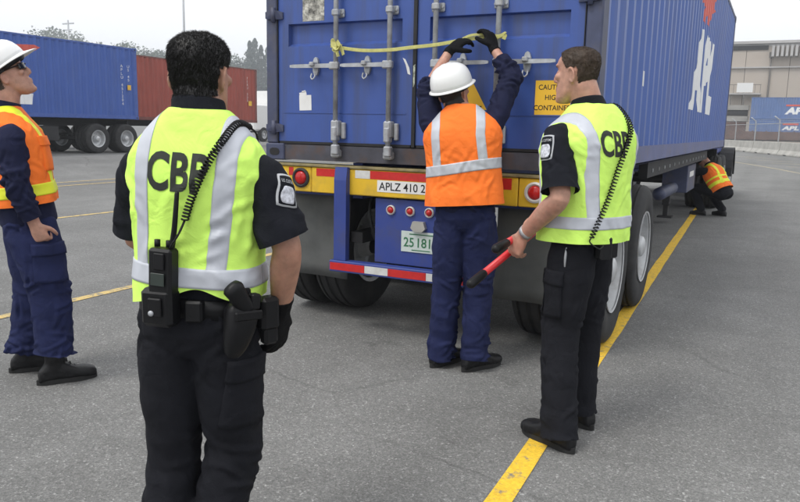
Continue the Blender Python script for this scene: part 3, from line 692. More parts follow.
m_glove = mat('glove_cloth', (.006, .006, .007), .85, spec=.15, var=.3, scale=20, bump=.3, bscale=500)
m_hairb = mat('hair_black', (.008, .007, .007), .5, var=.3, scale=30, spec=.4)
m_hairn = mat('hair_brown', (.050, .033, .022), .55, var=.3, scale=30, spec=.3)
m_hat = mat('hat_shell', (.80, .80, .79), .28, var=.02, scale=6)
m_lensd = mat('dark_lens', (.008, .008, .009), .08)
m_eye = mat('eye_white', (.7, .68, .65), .2); m_iris = mat('iris', (.03, .02, .015), .2)
m_ink = mat('vest_print', (.018, .022, .016), .7, var=.2)

HEADP = [(-.116, .082, .045, .020), (-.108, .096, .025, .036), (-.090, .099, -.005, .052), (-.065, .095, -.045, .062), (-.035, .092, -.070, .068), (-.005, .090, -.084, .0715), (.025, .087, -.094, .0735), (.045, .090, -.098, .0750), (.060, .0935, -.099, .0755), (.078, .087, -.095, .0725), (.094, .075, -.085, .0635), (.107, .057, -.069, .050), (.117, .034, -.047, .033), (.122, .010, -.024, .014)]
class Person:
    def __init__(s, base, yaw, sc, pelvis, neck, hipyaw=0., shyaw=0., **kw):
        s.s = sc; s.pel = V(pelvis); s.nek = V(neck); s.hy, s.sy = hipyaw, shyaw; s.root = empty('person', (base[0], base[1], 0), yaw)
    def T(s, x, y, z):
        """torso space (1.78 m figure, pelvis .95, neck base 1.50) -> person space"""
        k = s.s; t = (z-.95)/.55; a = s.hy+(s.sy-s.hy)*max(0, min(1, t)); u = (s.nek-s.pel).normalized()
        r = V((math.cos(a), math.sin(a), 0)); r = (r-u*r.dot(u)).normalized(); f = u.cross(r)
        return s.pel+(s.nek-s.pel)*t+r*x*k+f*y*k
    def tring(s, z, hw, hd, y=0., n=28, e=2.4, bulge=0.):
        out = []
        for i in range(n):
            c, q = se(2*PI*i/n, e); out.append(s.T(hw*c, y+hd*q, z))
        return out
    def torso(s, bm, prof, grow=0., n=28, e=2.4):
        return loft(bm, [s.tring(z, hw+grow, hd+grow, y, n, e) for z, hw, hd, y in prof])
    def head_frame(s, c, yaw, pitch, roll=0.):
        s.hc = V(c); s.hm = M.Rotation(yaw, 3, 'Z') @ M.Rotation(roll, 3, 'Y') @ M.Rotation(pitch, 3, 'X'); s.hs = s.s*.985
    def H(s, x, y, z): return s.hc+s.hm @ (V((x, y, z))*s.hs)
    def head_shell(s, bm, g=0., prof=HEADP, n=26):
        rings = []
        for z, yf, yb, hw in prof:
            c = (yf+yb)/2; h = (yf-yb)/2; zz = z+(g if z > 0 else -g*.3) if g else z; rr = []
            for i in range(n):
                a, b = se(2*PI*i/n, 2.15); rr.append(s.H((hw+g)*a*(1-.10*max(0, b)), c+(h+g)*b, zz))
            rings.append(rr)
        return loft(bm, rings)
    def body(s, J, m, voxel=.0055, arm=1.):
        b = B(); k = s.s
        s.torso(b, [(.90, .10, .07, 0), (.95, .125, .085, 0), (1.08, .135, .090, 0), (1.25, .155, .10, 0), (1.38, .160, .095, -.005), (1.44, .135, .08, -.01), (1.485, .085, .065, -.012), (1.51, .062, .058, -.012)], 0, 20)
        # neck and head
        nb = s.T(0, -.012, 1.47); hb = s.H(0, -.022, -.03)
        sweep(b, [nb, nb.lerp(hb, .5), hb, s.H(0, -.01, .02)], [(.078*k, .068*k), (.067*k, .065*k), (.063*k, .064*k), (.05*k, .05*k)], (1, 0, 0), 18, 2, 3, False)
        s.head_shell(b)
        H = s.H
        loft(b, [ring(H(0, .078, .048), s.hm @ V((.008, 0, 0)), s.hm @ V((0, .010, .004)), 10), ring(H(0, .092, .020), s.hm @ V((.010, 0, 0)), s.hm @ V((0, .014, .004)), 10), ring(H(0, .102, -.006), s.hm @ V((.015, 0, 0)), s.hm @ V((0, .018, .005)), 10), ring(H(0, .098, -.020), s.hm @ V((.016, 0, 0)), s.hm @ V((0, .019, .0)), 10), ring(H(0, .088, -.026), s.hm @ V((.010, 0, 0)), s.hm @ V((0, .010, 0)), 10)])
        ellip(b, H(0, .092, -.048), .024*k, .011*k, .007*k, s.hm, 12); ellip(b, H(0, .091, -.060), .022*k, .011*k, .0075*k, s.hm, 12); ellip(b, H(0, .086, -.098), .022*k, .018*k, .016*k, s.hm, 12)
        for q in (-1, 1):
            ellip(b, H(q*.030, .075, .052), .026*k, .013*k, .007*k, s.hm, 12); ellip(b, H(q*.045, .066, .0), .02*k, .02*k, .018*k, s.hm, 12)
            em = s.hm @ M.Rotation(q*.42, 3, 'Z') @ M.Rotation(-.18, 3, 'X')
            ec = H(q*.0745, -.018, .002); pts = []
            for i in range(15):
                a = -2.5+i/14*4.6; pts.append(ec+em @ V((q*(.007+.004*math.sin(a)), -.017*math.cos(a)*k*-1*-1, .031*math.sin(a)*k)))
            sweep(b, pts, [.0050*k]*15, (1, 0, 0), 8, 2, 1, True); ellip(b, ec, .006*k, .016*k, .029*k, em, 12); ellip(b, ec+em @ V((0, .006, -.027)), .006*k, .009*k, .011*k, em, 10)
        for side in ('R', 'L'):
            q = 1 if side == 'R' else -1
            sh = V(J['sh'+side]); el = V(J['el'+side]); wr = V(J['wr'+side])
            fa = (wr-el).normalized()
            sweep(b, [s.T(q*.10, 0, 1.38), sh, sh.lerp(el, .35), sh.lerp(el, .75), el, el.lerp(wr, .28), el.lerp(wr, .7), wr], [.045*k*arm, .050*k*arm, .050*k*arm, .045*k*arm, .042*k*arm, (.047*k*arm, .044*k*arm), (.037*k*(arm+1)/2, .034*k*(arm+1)/2), (.031*k, .025*k)], J['hand'+side][2], 16, 2, 3, False)
            s.hand(b, wr, *J['hand'+side])
            hp = s.T(q*.085, 0, .92); kn = V(J['kn'+side]); an = V(J['an'+side])
            sweep(b, [hp, hp.lerp(kn, .5), kn, kn.lerp(an, .35), an], [.060*k, .060*k, .048*k, .050*k, .034*k], (1, 0, 0), 14, 2, 3, True)
            f = V(J['ft'+side]); sweep(b, [an+V((0, 0, -.02)), an+f*.08-V((0, 0, .045)), an+f*.15-V((0, 0, .055))], [.036*k, .034*k, .028*k], (0, 0, 1), 12, 2, 2, True)
        return soft('body', b, voxel, 3, m, s.root)
    def hand(s, b, wr, d, n, t, curl, spread=.0, thumb=.3, fat=0.):
        k = s.s; d, n, t = V(d).normalized(), V(n), V(t); n = (n-d*n.dot(d)).normalized(); t = (t-d*t.dot(d)-n*t.dot(n)).normalized()
        sweep(b, [wr-d*.015, wr+d*.02*k, wr+d*.055*k, wr+d*.09*k], [(.028*k+fat, .022*k+fat), (.034*k+fat, .020*k+fat), (.041*k+fat, .0165*k+fat), (.039*k+fat, .0135*k+fat)], t, 14, 2.6, 2, True)
        for i in range(4):
            p = wr+d*k*(.090-(0, 0, .004, .012)[i])+t*k*(.0305, .0105, -.0100, -.0295)[i]; Lf = (.074, .083, .077, .060)[i]*k; pts = [p-d*.02*k, p]; a = 0; sp = t*(.05*(1.5-i)*spread)
            for j, fr in enumerate((.45, .30, .25)):
                a += curl[j]; p = p+(d*math.cos(a)+n*math.sin(a)+sp).normalized()*Lf*fr; pts.append(p)
            sweep(b, pts, [(.0100*k+fat), (.0102*k+fat), (.0095*k+fat), (.0088*k+fat), (.0076*k+fat)], t, 9, 2, 2, True)
        p = wr+d*.028*k+t*.026*k; d1 = (d*.62+t*.68+n*thumb).normalized(); d2 = (d*.85+t*.25+n*(thumb+.25)).normalized(); d3 = (d*.85-t*.05+n*(thumb+.35)).normalized()
        sweep(b, [p-d1*.012, p, p+d1*.042*k, p+d1*.042*k+d2*.032*k, p+d1*.042*k+d2*.032*k+d3*.024*k], [.016*k+fat, .0155*k+fat, .0125*k+fat, .0110*k+fat, .0085*k+fat], n, 10, 2, 2, True)
    def glove(s, J, side, cuff=.06):
        b = B(); wr = V(J['wr'+side]); el = V(J['el'+side]); u = (el-wr).normalized(); k = s.s
        s.hand(b, wr, *J['hand'+side], fat=.0032)
        sweep(b, [wr+u*cuff, wr+u*.025, wr-u*.01], [(.040*k, .036*k), (.036*k, .031*k), (.034*k, .026*k)], J['hand'+side][2], 16, 2, 2, False)
        return soft('glove', b, .0045, 2, m_glove, s.root, lambda c: .0015*noise.noise(c*90))
    def boots(s, J):
        k = s.s
        for side in ('R', 'L'):
            an = V(J['an'+side]); f = V(J['ft'+side]); f.z = 0; f.normalize(); r = V((f.y, -f.x, 0)); g = an.copy(); z0 = J.get('gz'+side, 0); g.z = z0; b = B(); rings = []
            for p, hw, top in ((-.088, .018, .04), (-.080, .033, .070), (-.05, .040, .105), (0, .043, .125), (.045, .045, .110), (.085, .049, .085), (.125, .052, .070), (.165, .050, .064), (.195, .040, .056), (.212, .022, .044)):
                c = g+f*p*k+V((0, 0, (top/2+.012)*k)); rings.append(ring(c, r*hw*k, V((0, 0, top/2*k)), 18, 2.7))
            loft(b, rings); kn = V(J['kn'+side]); u = (kn-an).normalized()
            sweep(b, [g+f*-.012+V((0, 0, .06*k)), an+V((0, 0, .03*k)), an+u*.13*k], [(.043*k, .058*k), (.046*k, .052*k), (.052*k, .056*k)], r, 16, 2.2, 3, False)
            bo = soft('boot', b, .006, 2, m_boot, s.root, lambda c: .0022*noise.noise(c*38)+.001*noise.noise(c*90))
            sb = B(); pts = []
            for i in range(26):
                a = 2*PI*i/26; u_, v_ = math.cos(a), math.sin(a); w = .050 if u_ > 0 else .043
                w *= .86 if -.5 < u_ < .15 else 1; pts.append(g+f*(.06+.158*u_)*k+r*w*v_*k+V((0, 0, .001)))
            prism(sb, pts, (0, 0, .027*k)); obj('sole', sb, m_sole, bo)
            lb = B()
            for q in range(5):
                c = g+f*(.10-.022*q)*k+V((0, 0, (.086+.017*q)*k)); tube(lb, [c-r*.022*k, c+V((0, 0, .006)), c+r*.022*k], .0032, 6, 2)
            obj('laces', lb, m_gasket, bo, True)
    def trousers(s, J, m, hemz=.05, waist=1.03, fit=1., fold=1.):
        b = B(); k = s.s
        s.torso(b, [(.855, .120, .085, 0), (.88, .158, .110, 0), (.93, .176, .126, -.008), (.98, .172, .122, -.006), (waist, .160, .110, 0)])
        hems = []
        for side in ('R', 'L'):
            q = 1 if side == 'R' else -1; hp = s.T(q*.085, 0, .90); kn = V(J['kn'+side]); an = V(J['an'+side]); u = (kn-an).normalized(); lo = an-u*(an.z-hemz)/max(.3, u.z) if u.z > .5 else an+u*.06
            mid = kn.lerp(an, .45)+ (s.pel-kn).normalized()*0
            sweep(b, [hp+V((0, 0, .05)), hp, hp.lerp(kn, .35), hp.lerp(kn, .72), kn, mid, lo.lerp(an, .5), lo], [(.070*k, .090*k), (.086*k*fit, .103*k*fit), (.093*k*fit, .102*k*fit), (.083*k*fit, .090*k*fit), (.076*k*fit, .083*k*fit), (.074*k*fit, .080*k*fit), (.072*k*fit, .078*k*fit), (.075*k*fit, .092*k*fit)], (1, 0, 0), 20, 2.1, 3, False)
            hems.append((lo, kn))
        kns = [(V(J['knR']), V(J['anR'])), (V(J['knL']), V(J['anL']))]
        def fd(c):
            w = .75
            for kn, an in kns:
                w += .7*math.exp(-((c-kn).length/.16)**2)+1.25*math.exp(-((c-an).length/.15)**2)
            cr = s.T(0, .0, .86); w += .7*math.exp(-((c-cr).length/.15)**2)
            a = noise.noise(V((c.x*5+c.z*3, c.y*5-c.z*2, c.z*15)))
            e = noise.noise(V((c.x*13+9, c.y*13, c.z*7+c.x*9)))
            r = 1-abs(noise.noise(V((c.x*7+3, c.y*7, c.z*11+c.y*8))))*2.4
            return fold*(.0060*w*a+.0030*e*min(1, w)+.0025*w*r)
        o = soft('trousers', b, .0080, 4, m, s.root, fd); s.tr = o; sp = []
        for side in ('R', 'L'):
            q = 1 if side == 'R' else -1; kn, an = V(J['kn'+side]), V(J['an'+side]); hp = s.T(q*.085, 0, .90)
            sp += [(an+V((0, 0, .05)), .13, (1, .3, .12), .35, 20, (.07, .20), .0085*fold, .0125), (kn, .14, (1, .2, .25*q), .45, 15, (.07, .18), .0070*fold, .012), (kn.lerp(an, .5), .12, (1, .4, .5), .6, 7, (.08, .2), .0055*fold, .013), (hp.lerp(kn, .5), .14, (.6, .4, -.7), .5, 8, (.10, .26), .0055*fold, .014), (hp+V((0, 0, -.04)), .13, (q*.75, -.2, .65), .35, 10, (.08, .20), .0065*fold, .012)]
        sp += [(s.T(0, -.06, .90), .15, (.9, .1, .35), .6, 8, (.08, .18), .0055*fold, .012), (s.T(0, 0, 1.0), .2, (0, 0, 1), .35, 12, (.05, .10), .0035*fold, .010)]
        creases(o, sp, int(hemz*1000)+len(o.data.vertices) % 97)
        if hemz < .3:
            for lo, kn in hems: trim(o, lo+(kn-lo).normalized()*.012, (lo-kn).normalized()+V((0, -.12, 0)), (lo, .14)); s.trb = bvh(o); return o
    def shirt(s, J, m, sleeve, collar=True, grow=0., voxel=.0075, fold=1.):
        """sleeve: fraction of the arm covered per side (1 = to the elbow, 2 = to the wrist)"""
        b = B(); k = s.s
        s.torso(b, [(.95, .165, .115, 0), (1.08, .158, .112, 0), (1.20, .168, .118, 0), (1.32, .182, .122, -.004), (1.40, .180, .114, -.008), (1.445, .155, .095, -.012), (1.48, .115, .080, -.014), (1.51, .078, .068, -.014)], grow)
        segs = []
        for side in ('R', 'L'):
            q = 1 if side == 'R' else -1; sh, el, wr = V(J['sh'+side]), V(J['el'+side]), V(J['wr'+side]); f = sleeve[side]
            st = s.T(q*.10, -.006, 1.37); segs.append((el, sh))
            if f <= 1:
                e = sh.lerp(el, f); u = (el-sh).normalized()
                sweep(b, [st, sh, sh.lerp(e, .4), sh.lerp(e, .8), e, e+u*.04], [.058*k, .064*k, .067*k, .072*k, (.080*k, .072*k), (.083*k, .074*k)], J['hand'+side][2], 20, 2.1, 3, False)
            else:
                e = el.lerp(wr, f-1); sweep(b, [st, sh, sh.lerp(el, .4), sh.lerp(el, .75), el, el.lerp(e, .4), el.lerp(e, .8), e], [.060*k, .066*k, .067*k, .063*k, .061*k, .057*k, .051*k, .048*k], J['hand'+side][2], 20, 2.1, 3, False)
        def fd(c):
            w = .45
            for el, sh in segs: w += 1.15*math.exp(-((c-el).length/.15)**2)+.5*math.exp(-((c-sh).length/.12)**2)
            a = noise.noise(V((c.x*7+c.z*5, c.y*7, c.z*16))); r = 1-abs(noise.noise(V((c.x*9, c.y*9+4, c.z*12+c.x*6))))*2.4
            return fold*w*(.0055*a+.0030*r)
        o = soft('shirt' if sleeve['R'] <= 1 else 'jacket', b, voxel, 4, m, s.root, fd); sp = []
        for side in ('R', 'L'):
            sh, el, wr = V(J['sh'+side]), V(J['el'+side]), V(J['wr'+side]); ax = (el-sh).normalized(); ac = ax.cross(V((.2, 1, .1))).normalized()
            sp += [(sh.lerp(el, .45), .14, ax+ac*.8, .5, 12, (.06, .16), .0050*fold, .012), (sh.lerp(el, .75), .10, ac, .5, 7, (.05, .11), .0040*fold, .011)]
            if sleeve[side] > 1: bx_ = (wr-el).normalized(); sp += [(el, .12, ac+V((0, 0, .3)), .5, 18, (.07, .17), .0085*fold, .012), (el.lerp(wr, .5), .11, ac, .4, 12, (.06, .14), .0065*fold, .011)]
        creases(o, sp, 11+len(o.data.vertices) % 89)
        for side in ('R', 'L'):
            sh, el, wr = V(J['sh'+side]), V(J['el'+side]), V(J['wr'+side]); f = sleeve[side]
            e, u = (sh.lerp(el, f), (el-sh).normalized()) if f <= 1 else (el.lerp(wr, f-1), (wr-el).normalized())
            trim(o, e-u*(.004 if f <= 1 else .012), u+V((.05, .08, 0)), (e, .115))
        if collar:
            cb = B(); nb = s.T(0, -.014, 1.492); hb = s.H(0, -.022, -.04); u = (hb-nb).normalized(); r = V((1, 0, 0))
            rows = [(-.015, .092, .084), (.012, .079, .075), (.050, .075, .072), (.057, .072, .070), (.035, .071, .069)]
            loft(cb, [ring(nb+u*h*k, V((1, 0, 0))*a*k, u.cross(V((1, 0, 0)))*bb*k, 24) for h, a, bb in rows], False)
            obj('collar', cb, m, o, True)
        s.sh = o; s.shb = bvh(o); return o
    def vest(s, m, hem, grow=0., flare=.02, top=1.495, drape=1., hw=0., swag=None):
        b = B(); g = grow
        prof = [(hem, .168+g+flare, .126+g+flare*.7, 0), (hem+.05, .170+g+flare*.8, .128+g+flare*.6, 0), (1.12, .172+g+flare*.4, .127+g, 0), (1.22, .180+g, .130+g, 0), (1.30, .187+g+hw, .133+g, -.004), (1.345, .195+g+hw, .129+g, -.008), (1.390, .192+g*.8, .118+g, -.012), (1.430, .170+g*.6, .104+g*.8, -.016), (1.468, .132+g*.4, .090+g*.6, -.018), (1.507, .092+g*.3, .077+g*.3, -.018), (1.520, .076+g*.2, .070+g*.2, -.018)]
        rings = [s.tring(z, a, d, y, 36, 2.5) for z, a, d, y in prof]
        loft(b, [s.tring(hem-.05, .168+g+flare, .126+g+flare*.7, 0, 36, 2.5)]+rings)
        up_ = (s.nek-s.pel).normalized()
        def fd(c):
            t = (c-s.pel).dot(up_)/(s.nek-s.pel).length; z = .95+.55*t
            w = .45+1.5*max(0, min(1, (1.22-z)/.25))+.25*max(0, (z-1.35)/.15)
            a = noise.noise(V((c.x*10, c.y*10, c.z*2.6+5))); r = 1-abs(noise.noise(V((c.x*6+c.z*2.4, c.y*6, c.z*4.5))))*2.2; e = noise.noise(V((c.x*4+7, c.y*4, c.z*10+c.x*7)))
            q2 = 1-abs(noise.noise(V((c.x*11+c.z*9+3, c.y*11, c.z*13-c.x*5))))*2.6
            return drape*w*(.0075*a+.0040*r+.0045*e)
        o = soft('vest', b, .0078, 3, m, s.root, fd)
        sp = [(s.T(0, -.12, hem+.08), .22, (.25, 0, 1), .45, 20, (.07, .20), .0060*drape, .014), (s.T(0, -.12, hem+.10), .22, (1, 0, .25), .5, 10, (.06, .16), .0045*drape, .013), (s.T(.15, -.08, 1.27), .13, (.7, .2, .7), .5, 8, (.06, .15), .0045*drape, .013), (s.T(-.15, -.08, 1.27), .13, (-.7, .2, .7), .5, 8, (.06, .15), .0045*drape, .013), (s.T(0, -.12, 1.36), .2, (1, 0, .2), .6, 8, (.08, .22), .0032*drape, .016), (s.T(0, .12, 1.2), .28, (.3, 0, 1), .6, 22, (.08, .2), .0050*drape, .014)]
        creases(o, sp, 23+len(o.data.vertices) % 83)
        trim(o, s.T(0, 0, hem), -up_)
        if swag:
            for v in o.data.vertices: v.co += swag(v.co)
            o.data.update()
        s.ve = o; s.veb = bvh(o); return o
    def back(s, x, z, off=.003, y=-1, tree=None):
        """point on the vest (or given surface) seen from behind (y=-1) or in front (y=1)"""
        p = s.T(x, .3*y, z); d = s.T(x, 0, z)-p; h = (tree or s.veb).ray_cast(p, d.normalized())
        q = h[0] if h[0] is not None else s.T(x, .13*y, z)
        return q-d.normalized()*off
    def over(s, xf, w, m, z0, z1=None, name='reflective_band', n=100, off=.0022, pz=1.36):
        """band from the back hem over the shoulder down the front; xf(t) = torso x"""
        b = B(); rows = []; stations = []
        for i in range(n): stations.append((-1, z0+(pz-z0)*i/(n-1)))
        for i in range(1, 90): stations.append(('a', PI-PI*i/90))
        for i in range(n): stations.append((1, pz+(z0-pz)*i/(n-1)))
        for st in stations:
            row = []
            for j in range(9):
                if st[0] == 'a':
                    a = st[1]; x = xf(pz)+(j/8-.5)*w; c = s.T(x, -.005, pz); o = s.T(x, -.005+.4*math.cos(a), pz+.4*math.sin(a)); d = (c-o).normalized(); h = s.veb.ray_cast(o, d)
                    row.append((h[0] if h[0] is not None else c-d*.1, -d))
                else:
                    y, z = st; x = xf(z)+(j/8-.5)*w; p = s.T(x, .35*y, z); d = (s.T(x, 0, z)-p).normalized(); h = s.veb.ray_cast(p, d); row.append((h[0] if h[0] is not None else s.T(x, .13*y, z), -d))
            rows.append(row)
        return obj(name, sheet(b, rows, off, .001), m, s.ve, True)
    def hoop(s, zf, w, m, name='reflective_band', n=150, off=.0030, tree=None, parent=None, a0=0, a1=2*PI):
        b = B(); rows = []; tr_ = tree or s.veb
        for i in range(n+1):
            a = a0+(a1-a0)*i/n; row = []
            for j in range(9):
                z = zf(a)+(j/8-.5)*w; c = s.T(0, 0, z); o = s.T(math.cos(a)*.5, math.sin(a)*.5, z); d = (c-o).normalized(); h = tr_.ray_cast(o, d)
                row.append((h[0] if h[0] is not None else c-d*.16, -d))
            rows.append(row)
        return obj(name, sheet(b, rows, off, .001), m, parent or s.ve, True)
    def letters(s, text, x, z, h, w):
        return text_on('lettering', text, h, lambda u, v: s.back(x+u, z+v, .0020), m_ink, s.ve, width=w, fine=.012, bold=.030)
    def belt(s, m, z=1.0, w=.048, grow=.006):
        b = B(); loft(b, [s.tring(zz, .166+g, .116+g, 0, 36, 2.4) for zz, g in ((z-w/2, grow-.006), (z-w/2, grow+.004), (z+w/2, grow+.004), (z+w/2, grow-.006))], False); return obj('belt', b, m, s.root, True)
    def pocket(s, c, d, w, h, m, th=.010):
        p = patch('cargo_pocket', s.trb, c, d, (0, 0, 1), w, h, th, m, s.tr, 10, 12)
        patch('pocket_flap', s.trb, V(c)+V((0, 0, h*.5-.02)), d, (0, 0, 1), w*1.06, h*.32, th+.006, m, p, 10, 6); return p
    def shoulder_patch(s, c, d, tilt=0., k=1.):
        up_ = V((math.sin(tilt)*V(d).y, -math.sin(tilt)*V(d).x, 1))
        p = patch('shoulder_patch', s.shb, c, d, up_, .082*k, .108*k, .003, mat('patch_edge', (.42, .43, .45), .7), s.sh, 9, 9, .002, .10)
        patch('patch_field', s.shb, c, d, up_, .070*k, .096*k, .0042, m_navyblk, p, 9, 9, .001, .10)
        dd = V(d).normalized(); u2 = (up_-dd*up_.dot(dd)).normalized(); c2 = V(c)-u2*.014*k
        patch('patch_seal', s.shb, c2, d, up_, .058*k, .058*k, .0054, mat('patch_seal', (.50, .51, .56), .7, var=.5, scale=70), p, 9, 9, .001, .28)
        sd2 = dd.cross(u2)
        text_on('lettering', 'U.S. CUSTOMS', .011*k, lambda u, v: hit(s.shb, V(c)+u2*(.026*k+v)+sd2*u, dd)[0]-dd*.0052, MATS['patch_edge'], p, width=.058*k, bold=.02)
        return p
    def hair(s, m, keep, g=.006, spikes=5000, ln=.014, seed=1, lie=.55, nape=True):
        b = B(); s.head_shell(b, g, n=30); k = s.s; nb = s.T(0, -.012, 1.47); hb = s.H(0, -.022, -.03)
        if nape: sweep(b, [nb.lerp(hb, .45), nb.lerp(hb, .6), nb.lerp(hb, .8), hb], [(.0705*k, .0690*k), (.0700*k, .0685*k), (.0685*k, .0685*k), (.064*k, .066*k)], (1, 0, 0), 20, 2, 3, False)
        keepf = lambda q: keep(V((s.hm.inverted() @ (q-s.hc))/s.hs))
        o = soft('hair', b, .005, 2, m, s.root, lambda c: .0028*noise.noise(c*55)+.0015*noise.noise(c*130))
        bm = bmesh.new(); bm.from_mesh(o.data); bmesh.ops.delete(bm, geom=[f for f in bm.faces if not keepf(f.calc_center_median())], context='FACES')
        # short strands so the outline is not a clean shell
        rnd = random.Random(seed); fs = [f for f in bm.faces]; dn = s.hm @ V((0, -.35, -1))
        base = [(f.calc_center_median(), f.normal.copy()) for f in fs]
        for i in range(spikes):
            c, n = rnd.choice(base); t = n.orthogonal().normalized(); t = M.Rotation(rnd.random()*6.3, 3, n) @ t; c = c+t*rnd.random()*.004
            dr = (n*(1-lie)+(dn-n*dn.dot(n))*lie+V((rnd.uniform(-.3, .3), rnd.uniform(-.3, .3), rnd.uniform(-.3, .3)))*.6).normalized(); L = ln*rnd.uniform(.5, 1.1); w = .0009
            sd_ = dr.cross(n); sd_ = sd_.normalized()*w if sd_.length > 1e-4 else t*w
            p0 = c-n*.002; vs = [bm.verts.new(p0-sd_), bm.verts.new(p0+sd_), bm.verts.new(p0+n*.0015), bm.verts.new(p0+dr*L)]
            bm.faces.new((vs[0], vs[1], vs[3])); bm.faces.new((vs[1], vs[2], vs[3])); bm.faces.new((vs[2], vs[0], vs[3]))
        bm.to_mesh(o.data); bm.free(); o.data.update(); o.data.polygons.foreach_set('use_smooth', [True]*len(o.data.polygons))
        return o
    def hard_hat(s, tilt=0., lift=.012):
        t = empty('hard_hat'); t.parent = s.root; t.empty_display_size = .05
        mm = s.hm @ M.Rotation(tilt, 3, 'X'); k = s.s; C0 = s.H(0, -.006, .045+lift)
        P = lambda x, y, z: C0+mm @ (V((x, y, z))*k)
        n = 36; b = B(); prof = [(0, 1.0), (.02, .995), (.045, .97), (.07, .91), (.09, .82), (.105, .70), (.117, .54), (.125, .34), (.128, .12)]
        rings = [[P(.118*f*math.cos(a), .140*f*math.sin(a), z) for a in [2*PI*i/n for i in range(n)]] for z, f in prof]
        loft(b, rings); o = obj('shell', b, m_hat, t, True)
        br = B(); rr = []
        for z, g in ((.004, -.006), (-.006, .012), (-.011, .014), (-.012, .010), (-.004, -.008)):
            row = []
            for i in range(n):
                a = 2*PI*i/n; f = max(0, math.sin(a)); ext = g*(1.0+(3.4*f**3 if g > 0 else 0)); dz = -.012*f**3 if g > 0 else 0
                row.append(P((.118+ext*(1-.55*f))*math.cos(a), (.140+ext)*math.sin(a), z+dz))
            rr.append(row)
        loft(br, rr, False); obj('brim', br, m_hat, t, True)
        for x in (-.03, 0, .03):
            rb = B(); pts = []
            for i in range(15):
                a = PI*.15+i/14*PI*.7; pts.append(P(x, .137*math.cos(a)*math.sqrt(max(.05, 1-(x/.118)**2)), .002+.127*math.sin(a)*math.sqrt(1-(x/.14)**2)))
            sweep(rb, pts, [.0055 if x == 0 else .004]*15, (1, 0, 0), 8, 2, 1, True); obj('ridge', rb, m_hat, t, True)
        bb = B(); sweep(bb, [P(.098*math.cos(a), .122*math.sin(a), -.016) for a in [2*PI*i/24 for i in range(25)]], [(.014, .004)]*25, (0, 0, 1), 8, 3, 1, False); obj('headband', bb, m_plas, t, True)
        return t
    def eyes(s):
        for q in (-1, 1):
            e = obj('eye', ellip(B(), s.H(q*.031, .0650, .026), .0125*s.s, .0125*s.s, .0095*s.s, s.hm, 12), m_eye, s.root, True)
            obj('iris', ellip(B(), s.H(q*.031, .0750, .026), .005*s.s, .0035*s.s, .005*s.s, s.hm, 10), m_iris, e, True)
            b = B(); sweep(b, [s.H(q*.014, .0880, .044), s.H(q*.03, .0875, .0475), s.H(q*.048, .078, .044)], [.002, .0024, .0016], (0, 0, 1), 8, 2, 3, True); obj('eyebrow', b, m_hairn, s.root, True)
    def ears_dummy(s): pass
    def coil_cord(s, path, r=.010, turns=34, wire=.0028, tails=()):
        P = crom([V(p) for p in path], 12); L = [0]
        for a, c in zip(P, P[1:]): L.append(L[-1]+(c-a).length)
        def at(d):
            for i in range(len(L)-1):
                if L[i+1] >= d: return P[i].lerp(P[i+1], (d-L[i])/max(1e-6, L[i+1]-L[i])), (P[i+1]-P[i]).normalized()
            return P[-1], (P[-1]-P[-2]).normalized()
        pts = []; n = turns*12
        for i in range(n+1):
            p, t = at(L[-1]*i/n); a = t.cross(V((.2, 1, .1))).normalized(); b_ = t.cross(a); q = 2*PI*i/12; pts.append(p+a*r*math.cos(q)+b_*r*math.sin(q))
        b = B(); sweep(b, pts, [wire]*len(pts), (.3, .8, .5), 6, 2, 1, False); o = obj('coiled_cord', b, m_plas, s.root, True)
        for tl in tails:
            b = B(); tube(b, tl, .0032, 6, 4); obj('cord_tail', b, m_plas, o, True)
        return o

def stand(P, k, kneeR, ankR, kneeL, ankL, ftR, ftL):
    J = dict(shR=P.T(.195, -.005, 1.395), shL=P.T(-.195, -.005, 1.395), knR=kneeR, anR=ankR, knL=kneeL, anL=ankL, ftR=ftR, ftL=ftL); return J
def oriented_box(name, c, d, upv, w, dp, h, m, parent, bev=.004):
    """box with outward direction d: w wide, dp deep along d, h tall"""
    d = V(d).normalized(); u = (V(upv)-d*V(upv).dot(d)).normalized(); r = u.cross(d); b = box(B(), -w/2, w/2, -dp/2, dp/2, -h/2, h/2, bev)
    mm = M((r, d, u)).transposed()
    for v in b.verts: v.co = V(c)+mm @ v.co
    return obj(name, b, m, parent)

